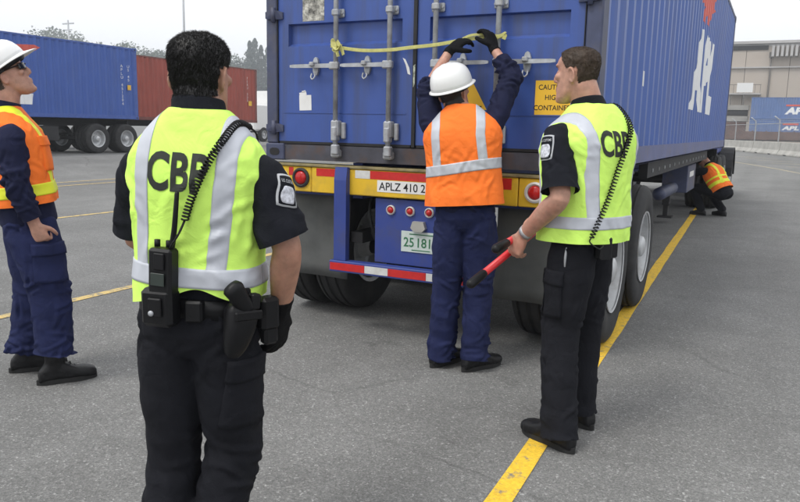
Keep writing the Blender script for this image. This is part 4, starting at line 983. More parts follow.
# ---------------------------------------------------------------- near officer, seen from behind
def officer_near():
    k = .965; P = Person((1.978, -2.888), .30, k, (-.01, 0, .95*k), (.012, -.005, 1.492)); r = P.root
    tag(r, 'near officer seen from behind, black hair, lime vest with radio, one black glove', 'person')
    P.head_frame((.004, .012, 1.592), -.06, .02, .0)
    J = stand(P, k, (.068, .05, .50), (-.005, -.06, .09), (-.120, .03, .49), (-.135, -.02, .09), (.25, .97, 0), (-.1, 1, 0))
    J['shR'] = P.T(.195, -.005, 1.345); J['shL'] = P.T(-.193, .01, 1.352)
    J['elR'] = V((.258, -.015, 1.135)); J['wrR'] = V((.212, .06, .930)); J['elL'] = V((-.238, .07, 1.135)); J['wrL'] = V((-.135, .25, 1.06))
    J['handR'] = ((-.16, .18, -1), (-1, .35, .1), (.25, 1, .1), (.35, .45, .4), .5, .25); J['handL'] = ((.8, .6, .05), (0, -.7, -.6), (.2, .1, 1), (.6, .6, .4))
    P.body(J, m_skin2)
    P.trousers(J, m_trouser, .04, 1.035, 1.06, 1.0)
    P.pocket((.165, -.05, .71), (-.85, .52, 0), .125, .20, m_trouser)
    P.shirt(J, m_navyblk, {'R': .88, 'L': .88})
    P.vest(m_lime, 1.03, .012, .012, drape=.9, swag=lambda c: V((0, 0, .035*math.exp(-((c.x-.045)/.07)**2)*max(0, min(1, (1.14-c.z)/.12))*(1 if c.y < 0 else 0)-(.03*max(0, min(1, (1.12-c.z)/.1))*max(0, -c.x-.06)/.12))) if c.z < 1.16 else V((0, 0, 0)))
    P.over(lambda z: -.112-.03*(1.4-z), .046, m_refl, 1.09); P.over(lambda z: .132-.10*(1.4-z), .052, m_refl, 1.09)
    P.hoop(lambda a: 1.092, .052, m_refl)
    P.letters('CBP', -.004, 1.312, .100, .176)
    P.shoulder_patch((.268, -.035, 1.298), (-.88, .50, -.12), .22, .84)
    P.belt(m_leather, 1.005, .05, .008)
    P.hair(m_hairb, lambda q: (q.z > -.045 or q.y < -.058) and (q.z > -.088+.075*max(0, q.y+.065)/.05 and q.y < .02+.30*(q.z-.0)) and not (abs(q.x) > .05 and -.035 < q.y < .03 and q.z < .035) and (q.y < -.02 or q.z > .03) and not (q.y > .06), .008, 11000, .012, 3, .58)
    # radio in its leather holder
    tz = P.trb
    ho = oriented_box('radio_holder', P.T(-.044, -.158, 1.015), (-.1, -1, 0), (0, 0, 1), .094, .060, .105, m_leather, r, .012)
    ra = oriented_box('radio', P.T(-.034, -.162, 1.105), (-.1, -1, 0), (.04, 0, 1), .070, .044, .135, m_plas, r, .007)
    oriented_box('display', P.T(-.038, -.190, 1.092), (-.1, -1, 0), (.04, 0, 1), .040, .003, .034, mat('lcd', (.03, .04, .035), .3), ra, .001); oriented_box('belt_clip', P.T(-.034, -.189, 1.138), (-.1, -1, 0), (.04, 0, 1), .030, .006, .045, m_plas, ra, .002)
    oriented_box('holder_flap', P.T(-.044, -.194, 1.02), (-.1, -1, 0), (0, 0, 1), .040, .008, .050, m_leather, ho, .003)
    for dx in (-.018, .016): obj('knob', cyl(B(), P.T(-.034+dx, -.162, 1.172), P.T(-.034+dx, -.162, 1.19), .008, 12), m_plas, ra, True)
    obj('snap_button', ellip(B(), P.T(-.052, -.200, 1.005), .008, .005, .008, None, 10), m_galv, ho, True)
    b = B(); sweep(b, [P.T(-.010, -.162, 1.172), P.T(.0, -.168, 1.215), P.T(.006, -.172, 1.26), P.T(.010, -.172, 1.312)], [.0085, .0075, .0068, .0060], (1, 0, 0), 10, 2, 3, True); obj('antenna', b, m_plas, ra, True)
    bk = lambda x, z, o=.014: P.back(x, z, o)
    top = P.T(.126, .04, 1.478)
    P.coil_cord([bk(.028, 1.245), bk(.045, 1.295), bk(.075, 1.365), bk(.098, 1.415), bk(.114, 1.445), P.T(.124, -.045, 1.487), top], .0088, 44, .0026,
                ([P.T(-.008, -.175, 1.172), P.T(.006, -.184, 1.19), P.T(.020, -.178, 1.215), bk(.028, 1.245)], [top, P.T(.13, .09, 1.46), P.T(.125, .13, 1.40)]))
    # holstered pistol on the right hip
    hd = V((.80, -.60, 0)).normalized(); base = P.T(.150, -.095, .975)
    def hp(f, o, z): # along the body surface, outwards, up
        return base+V((hd.y*-1, hd.x, 0))*f+hd*o+V((0, 0, z))
    fs_ = V((hd.y*-1, hd.x, 0))
    b = B(); sweep(b, [hp(.004, .026, .040), hp(-.004, .030, .0), hp(-.018, .030, -.05), hp(-.026, .028, -.075)], [(.046, .030), (.044, .029), (.034, .023), (.024, .017)], fs_, 16, 3.2, 3, True); hol = obj('holster', b, m_leather, r, True)
    b = B(); sweep(b, [hp(.010, .036, .040), hp(-.012, .044, .078), hp(-.034, .050, .108)], [(.026, .019), (.024, .018), (.028, .019)], fs_, 14, 3.2, 3, True); obj('pistol_grip', b, m_plas, hol, True)
    oriented_box('slide_end', hp(.034, .040, .062), hd, (.2, 0, 1), .030, .030, .045, m_plas, hol, .005); oriented_box('holster_strap', hp(.006, .060, .030), hd, (.1, 0, 1), .085, .008, .026, m_leather, hol); oriented_box('holster_shank', hp(.004, .020, .060), hd, (0, 0, 1), .060, .022, .075, m_leather, hol, .005)
    oriented_box('belt_pouch', hp(.088, .024, .018), hd, (0, 0, 1), .058, .048, .095, m_leather, r, .010); oriented_box('belt_pouch', hp(.090, .028, -.045), hd, (0, 0, 1), .045, .035, .05, m_leather, r, .008)
    oriented_box('belt_pouch', P.T(.045, -.135, 1.005), (.1, -1, 0), (0, 0, 1), .05, .03, .06, m_leather, r, .006)
    P.glove(J, 'R', .055); P.boots(J)
officer_near()

# ---------------------------------------------------------------- officer with the bolt cutters
def officer_right():
    k = 1.05; P = Person((2.60, -1.04), 1.10, k, (.035, -.02, .95*k), (.045, .0, 1.575), .25, .0); r = P.root
    tag(r, 'officer with bare head in lime vest, standing on the yellow line holding red bolt cutters', 'person')
    P.head_frame((-.005, .04, 1.722), .20, -.03, .0)
    J = stand(P, k, (.155, .04, .53), (.145, .03, .095), (-.075, -.01, .52), (-.147, -.10, .095), (.0, 1, 0), (.0, 1, 0))
    J['shL'] = P.T(-.213, .0, 1.368); J['shR'] = P.T(.213, -.005, 1.368)
    J['elL'] = V((-.255, -.12, 1.185)); J['wrL'] = V((-.228, .115, .992)); J['elR'] = V((.315, .06, 1.18)); J['wrR'] = V((.10, .27, 1.03))
    J['handL'] = ((-.10, .42, -.85), (.9, .1, .0), (.1, .85, .45), (.7, .9, .6), .1, .5); J['handR'] = ((-.7, .6, -.25), (-.3, -.5, -.6), (0, .4, .9), (.75, .9, .6), .1, .5)
    P.body(J, m_skin)
    P.trousers(J, m_trouser, .05, 1.03, 1.05, .95); P.pocket((-.19, -.0, .72), (.95, .25, 0), .165, .21, m_trouser)
    P.shirt(J, m_navyblk, {'R': .9, 'L': .9}, grow=.012)
    P.vest(m_lime, .925, .042, .012, drape=.8)
    P.over(lambda z: -.163, .048, m_refl, 1.0); P.over(lambda z: .160, .048, m_refl, 1.0); P.hoop(lambda a: 1.012, .052, m_refl)
    P.letters('CBP', -.040, 1.292, .112, .186); P.shoulder_patch((-.27, -.03, 1.40), (.92, .35, -.1), -.08, 1.05)
    P.belt(m_leather, .985, .05, .012)
    P.hair(m_hairn, lambda q: q.z > -.085+.08*max(0, q.y+.06)/.05 and q.y < .035+.22*q.z and not (abs(q.x) > .045 and -.04 < q.y < .03 and q.z < .036) and (q.y < -.025 or q.z > .028), .0055, 9000, .008, 5, .6, False)
    P.eyes()
    bk = lambda x, z, o=.013: P.back(x, z, o)
    top = P.T(.130, .03, 1.52)
    P.coil_cord([bk(-.185, .955), bk(-.165, 1.01), bk(-.105, 1.12), bk(-.045, 1.24), bk(.02, 1.35), bk(.075, 1.43), P.T(.115, -.06, 1.515), top], .0105, 52, .003, ([bk(-.185, .955), bk(-.187, .935, .01), P.T(-.18, -.16, .91), P.T(-.14, -.16, .92)], [top, P.T(.14, .09, 1.46), P.T(.13, .15, 1.38)]))
    ra = oriented_box('radio', P.T(-.10, -.145, .905), (-.2, -1, 0), (0, 0, 1), .065, .045, .10, m_plas, r, .006); oriented_box('belt_pouch', P.T(-.03, -.140, .90), (-.1, -1, 0), (0, 0, 1), .07, .05, .09, m_leather, r, .008)
    obj('zip_shine', sweep(B(), [P.T(-.178, -.01, .90), P.T(-.185, -.01, .86), P.T(-.182, -.008, .82)], [.004, .006, .004], (1, 0, 0), 8, 2, 3, True), m_galv, r, True)  # small bright metal piece added for the shine of a zip
    wr = J['wrL']; u = (V(J['elL'])-wr).normalized(); b = B(); sweep(b, [wr+u*.035, wr+u*.012], [(.036, .032), (.035, .031)], J['handL'][2], 16, 2, 1, False); obj('wrist_watch', b, m_galv, r, True)
    P.boots(J)
    return P, J
PR, JR = officer_right()
# bolt cutters held in his left hand
def bolt_cutters():
    E1, E2, JW = V((2.310, -1.325, .935)), V((2.225, -1.405, .775)), V((2.40, -.70, 1.03))
    O2 = E1.copy(); t = empty('bolt_cutters', O2); tag(t, 'long red bolt cutters with black grips in the right officer hand', 'bolt cutters')
    m_redp = mat('tool_red', (.62, .025, .03), .35, var=.06, scale=15); Q = lambda p: p-O2
    for e in (E1, E2):
        dr = (JW-e).normalized(); h = obj('handle', cyl(B(), Q(e+dr*.10), Q(JW-dr*.10), .0175, 14), m_redp, t, True)
        b = B(); sweep(b, [Q(e), Q(e+dr*.05), Q(e+dr*.105)], [.0225, .022, .021], (.3, .2, .9), 14, 2, 1, True); obj('grip', b, m_plas, h, True)
    dr = (JW-E1).normalized(); b = B(); sweep(b, [Q(JW-dr*.14), Q(JW-dr*.06), Q(JW)], [(.02, .035), (.018, .04), (.016, .03)], (0, 0, 1), 10, 3, 2, True); obj('head', b, m_dark, t, True)
    for q in (-1, 1):
        b = B(); sweep(b, [Q(JW), Q(JW+dr*.05+V((0, 0, q*.016))), Q(JW+dr*.09+V((0, 0, q*.004)))], [(.010, .016), (.010, .013), (.005, .004)], (0, 0, 1), 8, 2.5, 3, True); obj('jaw', b, m_galv, t, True)
bolt_cutters()

# ---------------------------------------------------------------- worker reaching up to the strap
def worker_door():
    k = 1.02; P = Person((1.78, -.38), .33, k, (-.005, .0, .95*k), (-.050, .03, 1.590), -.10, .02); r = P.root
    tag(r, 'worker in white hard hat and orange vest reaching up to the strap on the doors', 'person')
    P.head_frame((-.100, .050, 1.672), -.45, .30, -.10)
    J = stand(P, k, (.09, .03, .50), (.085, -.02, .09), (-.11, .03, .50), (-.125, .03, .09), (.72, .69, 0), (.60, .80, 0))
    J['shR'] = P.T(.180, .01, 1.425); J['shL'] = P.T(-.180, .02, 1.425)
    J['elL'] = V((-.272, .15, 1.71)); J['wrL'] = V((-.150, .255, 1.950)); J['elR'] = V((.240, .13, 1.775)); J['wrR'] = V((.118, .24, 1.965))
    J['handL'] = ((.72, .20, .60), (.45, .60, -.45), (.2, -.6, .6), (.45, .65, .45), .5, .45); J['handR'] = ((-.30, .25, .85), (-.55, .60, -.35), (-.5, -.6, .3), (.45, .65, .45), .5, .45)
    P.body(J, m_skin, .006, .78)
    P.trousers(J, m_navy, .05, 1.02, 1.12, 1.15); P.shirt(J, m_navyd, {'R': 1.66, 'L': 1.22}, fold=1.4, grow=.012)
    P.vest(m_orange, 1.00, .038, .024, top=1.49, drape=.9)
    P.over(lambda z: -.150+.05*(1.44-z), .050, m_refl, 1.19); P.over(lambda z: .100+.12*(1.44-z), .052, m_refl, 1.20); P.hoop(lambda a: 1.195+.018*math.cos(a), .055, m_refl)
    P.hair(m_hairb, lambda q: q.z > -.075 and q.y < .0 and not (abs(q.x) > .05 and q.y > -.04 and q.z < .03), .006, 1500, .010, 7)
    P.hard_hat(.05); P.glove(J, 'R', .03); P.glove(J, 'L', .03); P.boots(J)
worker_door()

# ---------------------------------------------------------------- worker at the left edge, looking up
def worker_left():
    k = 1.02; P = Person((-.262, -1.778), -.62, k, (.0, -.03, .95*k), (.0, -.095, 1.52), .0, -.12); r = P.root
    tag(r, 'worker in sunglasses and white hard hat at the left edge, looking up', 'person')
    P.head_frame((.0, -.078, 1.695), -.05, .42, .0)
    J = stand(P, k, (.135, .06, .52), (.142, .06, .095), (-.12, -.02, .52), (-.142, -.08, .095), (-.12, .99, 0), (.0, 1, 0))
    J['shR'] = P.T(.192, .01, 1.362); J['shL'] = P.T(-.192, .01, 1.362); J['elR'] = V((.245, -.075, 1.15)); J['wrR'] = V((.225, .000, .925)); J['elL'] = V((-.25, -.07, 1.14)); J['wrL'] = V((-.22, .0, .92))
    J['handR'] = ((.02, .36, -.9), (-.9, .3, .1), (.2, .9, .4), (1.1, 1.1, .6), .0, .35); J['handL'] = ((0, .4, -.9), (.9, .3, .1), (-.2, .9, .4), (.9, 1., .6), .0, .35)
    P.body(J, m_skin, .0055, .78)
    P.trousers(J, m_navy, .165, 1.0, 1.26, 1.35); P.pocket((.19, .06, .70), (-.95, -.25, 0), .17, .20, m_navy, .016)
    P.shirt(J, m_navyd, {'R': 1.93, 'L': 1.93}, fold=1.4, grow=.006)
    b = B(); P.torso(b, [(.885, .182, .138, 0), (.90, .19, .145, 0), (.96, .186, .142, 0), (1.05, .18, .135, 0)]); soft('jacket_hem', b, .009, 3, m_navyd, P.sh, lambda c: .006*noise.noise(V((c.x*12, c.y*12, c.z*5))))
    P.vest(m_orange, 1.00, .034, .012, drape=1.)
    P.over(lambda z: -.10, .05, m_limeband, 1.07); P.over(lambda z: .10, .05, m_limeband, 1.07); P.hoop(lambda a: 1.075, .062, m_limeband)
    patch('chest_pocket', P.veb, P.T(.09, .15, 1.24), (0, -1, 0), (0, 0, 1), .11, .15, .012, m_orange, P.ve); patch('pocket_flap', P.veb, P.T(.09, .15, 1.325), (0, -1, 0), (0, 0, 1), .12, .05, .018, m_orange, P.ve)
    P.hair(m_hairn, lambda q: q.z > -.05 and q.y < -.02 and not (abs(q.x) > .05 and q.y > -.04 and q.z < .03), .004, 1200, .008, 8)
    P.hard_hat(.26)
    # sunglasses
    H = P.H; sg_ = empty('sunglasses'); sg_.parent = r; sg_.empty_display_size = .05
    for q in (-1, 1):
        b = B(); g = []
        for i in range(8):
            row = []
            for j in range(6):
                u, v = i/7, j/5-.5; x = q*(.006+.062*u); y = .103-.030*u**2.2-.004*abs(v); row.append((H(x, y, .028+v*(.040-.010*u)), P.hm @ V((q*.5*u, 1, 0)).normalized()))
            g.append(row)
        obj('lens', sheet(b, g, .0015, .0015), m_lensd, sg_, True)
        b = B(); sweep(b, [H(q*.067, .075, .034), H(q*.079, .04, .034), H(q*.083, -.01, .03), H(q*.081, -.025, .018)], [.0035, .0032, .003, .0025], (0, 0, 1), 8, 2, 3, True); obj('temple', b, m_plas, sg_, True)
    b = B(); tube(b, [H(-.010, .105, .034), H(0, .109, .036), H(.010, .105, .034)], .003, 8, 3); obj('bridge', b, m_plas, sg_, True)
    patch('collar_pin', P.shb, P.T(.055, .12, 1.475), (0, -1, -.4), (0, 0, 1), .03, .02, .004, m_galv, P.sh, 5, 5)
    P.boots(J)
worker_left()

# ---------------------------------------------------------------- inspector crouching by the tractor
def inspector():
    k = 1.0; P = Person((2.47, 10.0), 1.05, k, (.0, -.20, .44), (-.02, .14, .90), .0, .05); r = P.root
    tag(r, 'crouching person in dark clothes and orange vest beside the tractor wheels', 'person')
    P.head_frame((-.03, .26, 1.00), .25, -.85, .0)
    J = dict(shR=P.T(.19, 0, 1.40), shL=P.T(-.19, 0, 1.40), knR=V((.17, .25, .50)), anR=V((.15, -.10, .10)), knL=V((-.17, .30, .50)), anL=V((-.16, .12, .09)), ftR=(.1, 1, 0), ftL=(-.15, 1, 0))
    J['elR'] = V((.30, .26, .74)); J['wrR'] = V((.14, .46, .72)); J['elL'] = V((-.34, .24, .78)); J['wrL'] = V((-.22, .48, .84))
    J['handR'] = ((-.4, .8, .2), (-.5, 0, -.8), (-.5, .3, .7), (.5, .6, .4)); J['handL'] = ((.2, .9, .3), (.6, 0, -.8), (.5, .3, .7), (.5, .6, .4))
    P.body(J, m_skin, .009, .8); b = B()
    P.torso(b, [(.86, .15, .11, 0), (.93, .176, .13, 0), (1.0, .166, .118, 0), (1.04, .15, .10, 0)])
    for s_ in ('R', 'L'):
        q = 1 if s_ == 'R' else -1; hp = P.T(q*.085, 0, .92); kn, an = J['kn'+s_], J['an'+s_]; sweep(b, [hp, hp.lerp(kn, .5), kn, kn.lerp(an, .5), an+V((0, 0, .02))], [.105, .095, .085, .078, .072], (1, 0, 0), 18, 2, 3, True)
    soft('trousers', b, .012, 3, m_trouser, r, lambda c: .008*noise.noise(c*9))
    P.shirt(J, m_trouser, {'R': 1.9, 'L': 1.9}, voxel=.011, grow=.01)
    P.vest(m_orange, 1.0, .03, .01); P.over(lambda z: -.11, .055, m_limeband, 1.08); P.over(lambda z: .11, .055, m_limeband, 1.08); P.hoop(lambda a: 1.12, .06, m_limeband); P.hoop(lambda a: 1.22, .03, m_limeband)
    b = B(); P.head_shell(b, .012, [p for p in HEADP if p[0] > -.03]); ht = soft('knit_cap', b, .008, 2, m_glove, r)
    P.boots(J)
inspector()

# ================================================================ BACKGROUND
m_blu2 = mat('far_blue', (.04, .098, .36), .5, var=.08, scale=1.2, dirt=(.08, .12, .28), dscale=1.4, damt=.4, streak=True)
m_blu2f = mat('far_blue_frame', (.05, .10, .34), .55, var=.15)
m_red2 = mat('far_red', (.31, .060, .040), .55, var=.1, scale=1.2, dirt=(.12, .04, .03), dscale=1.4, damt=.5, streak=True)
m_red2f = mat('far_red_frame', (.17, .05, .04), .55, var=.15)
m_blu3 = mat('yard_blue', (.10, .17, .36), .6, var=.12, scale=.6, dirt=(.16, .17, .22), dscale=.7, damt=.5)
m_amber = mat('amber', (.75, .45, .04), .5)
# blue container truck on the left
ZB = .33; XB = -18.1-W; YBs = 15.9-12.19
bc = container('shipping_container', (XB, YBs, ZB+1.222), W, 12.19, 2.591, m_blu2, m_blu2f, m_blu2f, 'bright blue shipping container on a trailer behind the left worker')
bt = chassis('container_trailer', (XB, YBs, ZB), 'dark trailer under the bright blue container on the left', (10.25, 11.55), False)
for x in (.45, 1.88): bx('landing_leg', m_dark, bt, x, x+.12, 3.0, 3.12, .05, 1.1)
for y in (.9, 2.1):
    obj('axle', cyl(B(), (.15, y, .52), (2.29, y, .52), .065, 14), m_dark, bt, True)
    for x, f in ((.155, True), (2.285, False)): wheel(bt, x, y, .523, f)
bx('under_box', m_dark, bt, 1.7, 2.30, 7.0, 8.8, .45, .95, .02)
def far_fn(y0, z0): return lambda u, v: V((W-.008+corr(y0+u, .165)+.003, y0+u, z0+v))
fcuts = lambda y0: [q-y0 for q in corr_breaks(.165, 12.19-.165)]
def fsp(c): return [o for o in c.children if o.name.startswith('side_panel')][-1]
s2 = fsp(bc); yb = lambda Y: Y-YBs; zb = lambda z: z-ZB-1.222
text_on('company_letters', 'APL', 1.25, far_fn(yb(8.3), zb(1.95)), m_whtl, s2, center=False, width=3.25, cuts=fcuts(yb(8.3)), bold=.07, shear=.2)
bm = B(); out = [(0, .05), (1.2, .30), (2.9, .42), (3.15, .36), (2.7, .12), (2.2, .0), (1.3, -.05)]
f = bm.faces.new([bm.verts.new((u, v, 0)) for u, v in out]); bmesh.ops.triangulate(bm, faces=[f])
for c in fcuts(yb(8.75)): bmesh.ops.bisect_plane(bm, geom=bm.verts[:]+bm.edges[:]+bm.faces[:], plane_co=(c, 0, 0), plane_no=(1, 0, 0), dist=1e-6)
for v in bm.verts: v.co = far_fn(yb(8.75), zb(3.42))(v.co.x, v.co.y)
obj('wing_emblem', bm, m_redl, s2)
# vertical number columns: small white bars read as letters at this distance
def vtext(par, s, Y, z, h, y0):
    for i, ch in enumerate(s):
        if ch != ' ': text_on('lettering', ch, h, far_fn(y0(Y), z-i*h*1.35), m_whtl, par, center=True, cuts=[q-y0(Y) for q in corr_breaks(.165, 12.0)])
vtext(s2, 'APLU 451204', 15.20, zb(3.42), .10, yb); vtext(s2, 'US 45', 15.50, zb(3.42), .09, yb)
bx('amber_label', m_amber, s2, W-.007, W-.004, yb(15.42), yb(15.58), zb(2.62), zb(2.80))
# red container truck behind it
XR = -21.3-W; YR = 27.1-12.19
rc = container('shipping_container', (XR, YR, ZB+1.222), W, 12.19, 2.75, m_red2, m_red2f, m_red2f, 'dark red shipping container on a trailer beyond the near officer')
rt_ = chassis('container_trailer', (XR, YR, ZB), 'dark trailer under the red container', (9.4, 10.75), False)
s3 = fsp(rc); yr = lambda Y: Y-YR
vtext(s3, 'TEXU 308', 26.35, zb(3.75), .12, yr); bx('amber_label', m_amber, s3, W-.007, W-.004, yr(26.4), yr(26.66), zb(2.42), zb(2.66))
# white box truck glimpsed between the red container and the big one
wt = empty('box_truck', (-28.4, 36.5, .33)); tag(wt, 'white box truck glimpsed between the red container and the big blue one', 'truck')
wb = bx('cargo_box', m_white, wt, -1.2, 1.2, 0, 6, 1.1, 3.4, .03); bx('cab', m_white, wt, -1.05, 1.05, -1.9, -.05, .7, 2.5, .12); bx('windscreen', MATS['cab_glass'], wt, -.9, .9, -1.915, -1.89, 1.6, 2.3)
bx('side_stripe', m_blk, wb, 1.201, 1.204, .3, 5.7, 1.9, 2.1); bx('chassis', m_dark, wt, -.5, .5, -1.5, 5.8, .6, 1.05)
for y in (-1.0, 4.6):
    for x, f in ((-.98, True), (.98, False)): wheel(wt, x, y, .48, f, sc=.92)
# light pole
lp_ = empty('light_pole', (-41.5, 43.3, .33)); tag(lp_, 'tall thin grey light pole beyond the containers', 'light pole')
obj('pole', sweep(B(), [(0, 0, 0), (0, 0, 7), (0, 0, 14)], [.13, .10, .07], (1, 0, 0), 10, 2, 1, False), m_galv, lp_, True); bx('base', m_conc, lp_, -.35, .35, -.35, .35, 0, .5); bx('lamp_head', m_galv, lp_, -.9, .9, -.2, .2, 14, 14.2, .04)
# ---------------------------------------------------------------- trees on the far rise
m_trunk = mat('bark', (.07, .055, .045), .9, var=.3)
m_leaf = [mat('foliage_a', (.055, .085, .045), .8, var=.35, scale=.5), mat('foliage_b', (.075, .095, .05), .8, var=.35, scale=.5), mat('foliage_c', (.04, .07, .05), .8, var=.35, scale=.5)]
def crown(kind, seed):
    rnd = random.Random(seed); bm = B()
    lobes = [(V((rnd.uniform(-2.6, 2.6), rnd.uniform(-2.6, 2.6), rnd.uniform(4.5, 10.5))), rnd.uniform(1.1, 2.1)) for _ in range(14)]
    for i in range(4200):
        if kind == 'conifer':
            h = rnd.random()**.8; z = 2.+h*12.; r = (1-h)**.8*3.4*(.75+.35*math.sin(z*4.2+seed))+.12; a = rnd.random()*2*PI; rr = r*math.sqrt(rnd.uniform(.25, 1)); c = V((rr*math.cos(a), rr*math.sin(a), z-rr*.25)); sz = .12+.16*(1-h)
        else:
            c0, r0 = rnd.choice(lobes); d = V((rnd.gauss(0, 1), rnd.gauss(0, 1), rnd.gauss(0, 1))).normalized(); c = c0+d*r0*rnd.uniform(.55, 1.05); sz = rnd.uniform(.10, .24)
        a = V((rnd.gauss(0, 1), rnd.gauss(0, 1), rnd.gauss(0, .6))).normalized(); b = a.orthogonal().normalized(); b = M.Rotation(rnd.random()*6.3, 3, a) @ b
        bm.faces.new([bm.verts.new(c+a*sz), bm.verts.new(c+b*sz*.6), bm.verts.new(c-a*sz*.9), bm.verts.new(c-b*sz*.55)])
    me = bpy.data.meshes.new('crown'); bm.to_mesh(me); bm.free(); return me
crowns = [('conifer', crown('conifer', 1)), ('conifer', crown('conifer', 2)), ('broad', crown('broad', 3)), ('broad', crown('broad', 4)), ('broad', crown('broad', 5))]
def trunk(kind):
    bm = B(); top = 13.6 if kind == 'conifer' else 8.
    sweep(bm, [(0, 0, -1), (.1, 0, 3), (0, .05, top*.6), (0, 0, top)], [.28, .22, .13, .04], (1, 0, 0), 8, 2, 2, False)
    if kind != 'conifer':
        for k in range(6):
            a = k*1.05; sweep(bm, [(0, 0, 2.8+k*.5), (math.cos(a)*1.2, math.sin(a)*1.2, 5+k*.6), (math.cos(a)*2.1, math.sin(a)*2.1, 7+k*.5)], [.10, .07, .03], (1, 0, 0), 6, 2, 2, False)
    me = bpy.data.meshes.new('trunk'); bmesh.ops.recalc_face_normals(bm, faces=bm.faces[:]); bm.to_mesh(me); bm.free(); me.materials.append(m_trunk); return me
tks = {'conifer': trunk('conifer'), 'broad': trunk('broad')}
cm = {}
def tree(px, D, h, ci, li, label):
    D *= 2.1; h *= 2.1
    """placed along the bearing of an image column at real distance D"""
    kind, me = crowns[ci]; a = (px-400)/728.5; p = CAM+(V((fw.x, fw.y, 0)).normalized()+rt*a)*D
    t = empty('conifer_tree' if kind == 'conifer' else 'broadleaf_tree', (p.x, p.y, .3), random.random()*6); sc = h/(14. if kind == 'conifer' else 12.); t.scale = (sc*random.uniform(.9, 1.15), sc*random.uniform(.9, 1.15), sc)
    if (ci, li) not in cm: m2 = me.copy(); m2.materials.append(m_leaf[li]); cm[(ci, li)] = m2
    c = bpy.data.objects.new('crown', cm[(ci, li)]); COL.objects.link(c); c.parent = t
    k = bpy.data.objects.new('trunk', tks[kind]); COL.objects.link(k); k.parent = t
    tag(t, label, 'tree', 'trees on the far skyline')
ORD = ('first', 'second', 'third', 'fourth', 'fifth', 'sixth', 'seventh', 'eighth', 'ninth', 'tenth', 'eleventh')
for i, (px, D, h, ci, li) in enumerate(((22, 165, 19.5, 2, 1), (30, 172, 20.5, 4, 0), (62, 160, 20, 3, 1), (74, 170, 21, 2, 0), (84, 166, 19.5, 4, 1), (100, 170, 18.5, 3, 0), (116, 165, 17.5, 2, 1))): tree(px, D, h, ci, li, ORD[i]+' tree top from the left above the bright blue container')
for i, (px, D, h, ci, li) in enumerate(((132, 150, 16.0, 3, 0), (139, 158, 17.2, 2, 2), (147, 150, 16.0, 4, 0), (155, 158, 15.6, 3, 1), (163, 150, 14.6, 2, 0), (172, 160, 15.0, 4, 1), (184, 150, 14.6, 3, 0), (196, 160, 15.2, 2, 1), (208, 152, 14.6, 4, 0), (219, 160, 14.6, 3, 2), (228, 150, 13.4, 2, 0))): tree(px, D, h, ci, li, ORD[i]+' hazy broadleaf tree from the left above the red container')
for i, (px, D, h, ci, li) in enumerate(((236, 150, 14.6, 3, 0), (243, 156, 14.2, 4, 2))): tree(px, D, h, ci, li, ('left', 'right')[i]+' one of two rounded trees just right of the near officer head')
for i, (px, D, h, ci, li) in enumerate(((250, 150, 17.0, 0, 2), (255, 160, 18.6, 1, 2), (261, 152, 16.4, 0, 2), (268, 158, 17, 1, 2), (276, 150, 16, 0, 2))): tree(px, D, h, ci, li, ORD[i]+' pointed conifer from the left beside the edge of the big container')
mast = empty('utility_mast', (CAM+(V((fw.x, fw.y, 0)).normalized()+rt*((75-400)/728.5))*315).xy.to_3d()); mast.scale = (2.1,)*3; tag(mast, 'utility mast with a crossarm above the bright blue container', 'mast')
obj('pole', cyl(B(), (0, 0, 0), (0, 0, 20.3), .16, 8), m_galv, mast, True); bx('crossarm', m_galv, mast, -1.6, 1.6, -.1, .1, 19.5, 19.75); bx('crossarm', m_galv, mast, -1.0, 1.0, -.1, .1, 18.3, 18.5)
# ---------------------------------------------------------------- barriers and fence on the right
b0, b1 = V((.10, 63.6, 0)), V((4.62, 48.4, 0)); bd = (b1-b0).normalized(); ba = math.atan2(bd.y, bd.x)
names = ['concrete barrier next to the front of the big container', 'concrete barrier beneath the fence, second from the big container', 'concrete barrier beneath the fence, third from the big container', 'concrete barrier at the right edge', 'concrete barrier past the right edge', 'concrete barrier half hidden behind the tractor']
def barrier(p, L, label):
    g = B(); pr = [(-.30, 0), (-.30, .09), (-.13, .34), (-.08, .86), (.08, .86), (.13, .34), (.30, .09), (.30, 0)]; prism(g, [(0, y, z) for y, z in pr], (L, 0, 0))
    bmesh.ops.bevel(g, geom=g.edges[:], offset=.015, segments=1, affect='EDGES')
    o = obj('concrete_barrier', g, m_conc); o.location = (p.x, p.y, gz(p.x, p.y)); o.rotation_euler = (0, 0, ba+random.uniform(-.008, .008)); tag(o, label, 'barrier', 'concrete barriers along the fence')
    for k in (.25, .75):
        s = B(); box(s, L*k-.25, L*k+.25, -.31, .31, -.001, .07); obj('drain_slot', s, m_gasket, o)
Lb = 6.4; pos = -6.45
for k, n in enumerate((5, 0, 1, 2, 3, 4)): barrier(b0+bd*pos, Lb-.05, names[n]); pos += Lb
fe = empty('chain_link_fence', b0); tag(fe, 'chain link fence with bent-top posts behind the concrete barriers', 'fence'); nb_ = V((-bd.y, bd.x, 0))
if nb_.y < 0: nb_ = -nb_
off = nb_*1.3
for k in range(-2, 5):
    p = bd*(1.3+k*6.1)+off; z = .18; g = B(); sweep(g, [p+V((0, 0, z)), p+V((0, 0, z+2.2)), p+nb_*-.12+V((0, 0, z+2.5)), p+nb_*-.4+V((0, 0, z+2.72))], [.045]*4, (1, 0, 0), 8, 2, 2, False); obj('post', g, m_galv, fe, True)
a, c = bd*-12+off, bd*26+off
for z, r_ in ((2.38, .03), (.25, .012), (2.55, .008), (2.68, .008)): obj('rail' if r_ > .02 else 'wire', cyl(B(), a+V((0, 0, z))+nb_*(-.15 if z > 2.5 else 0), c+V((0, 0, z))+nb_*(-.15 if z > 2.5 else 0), r_, 6), m_galv, fe, True)
g = B(); n = 380
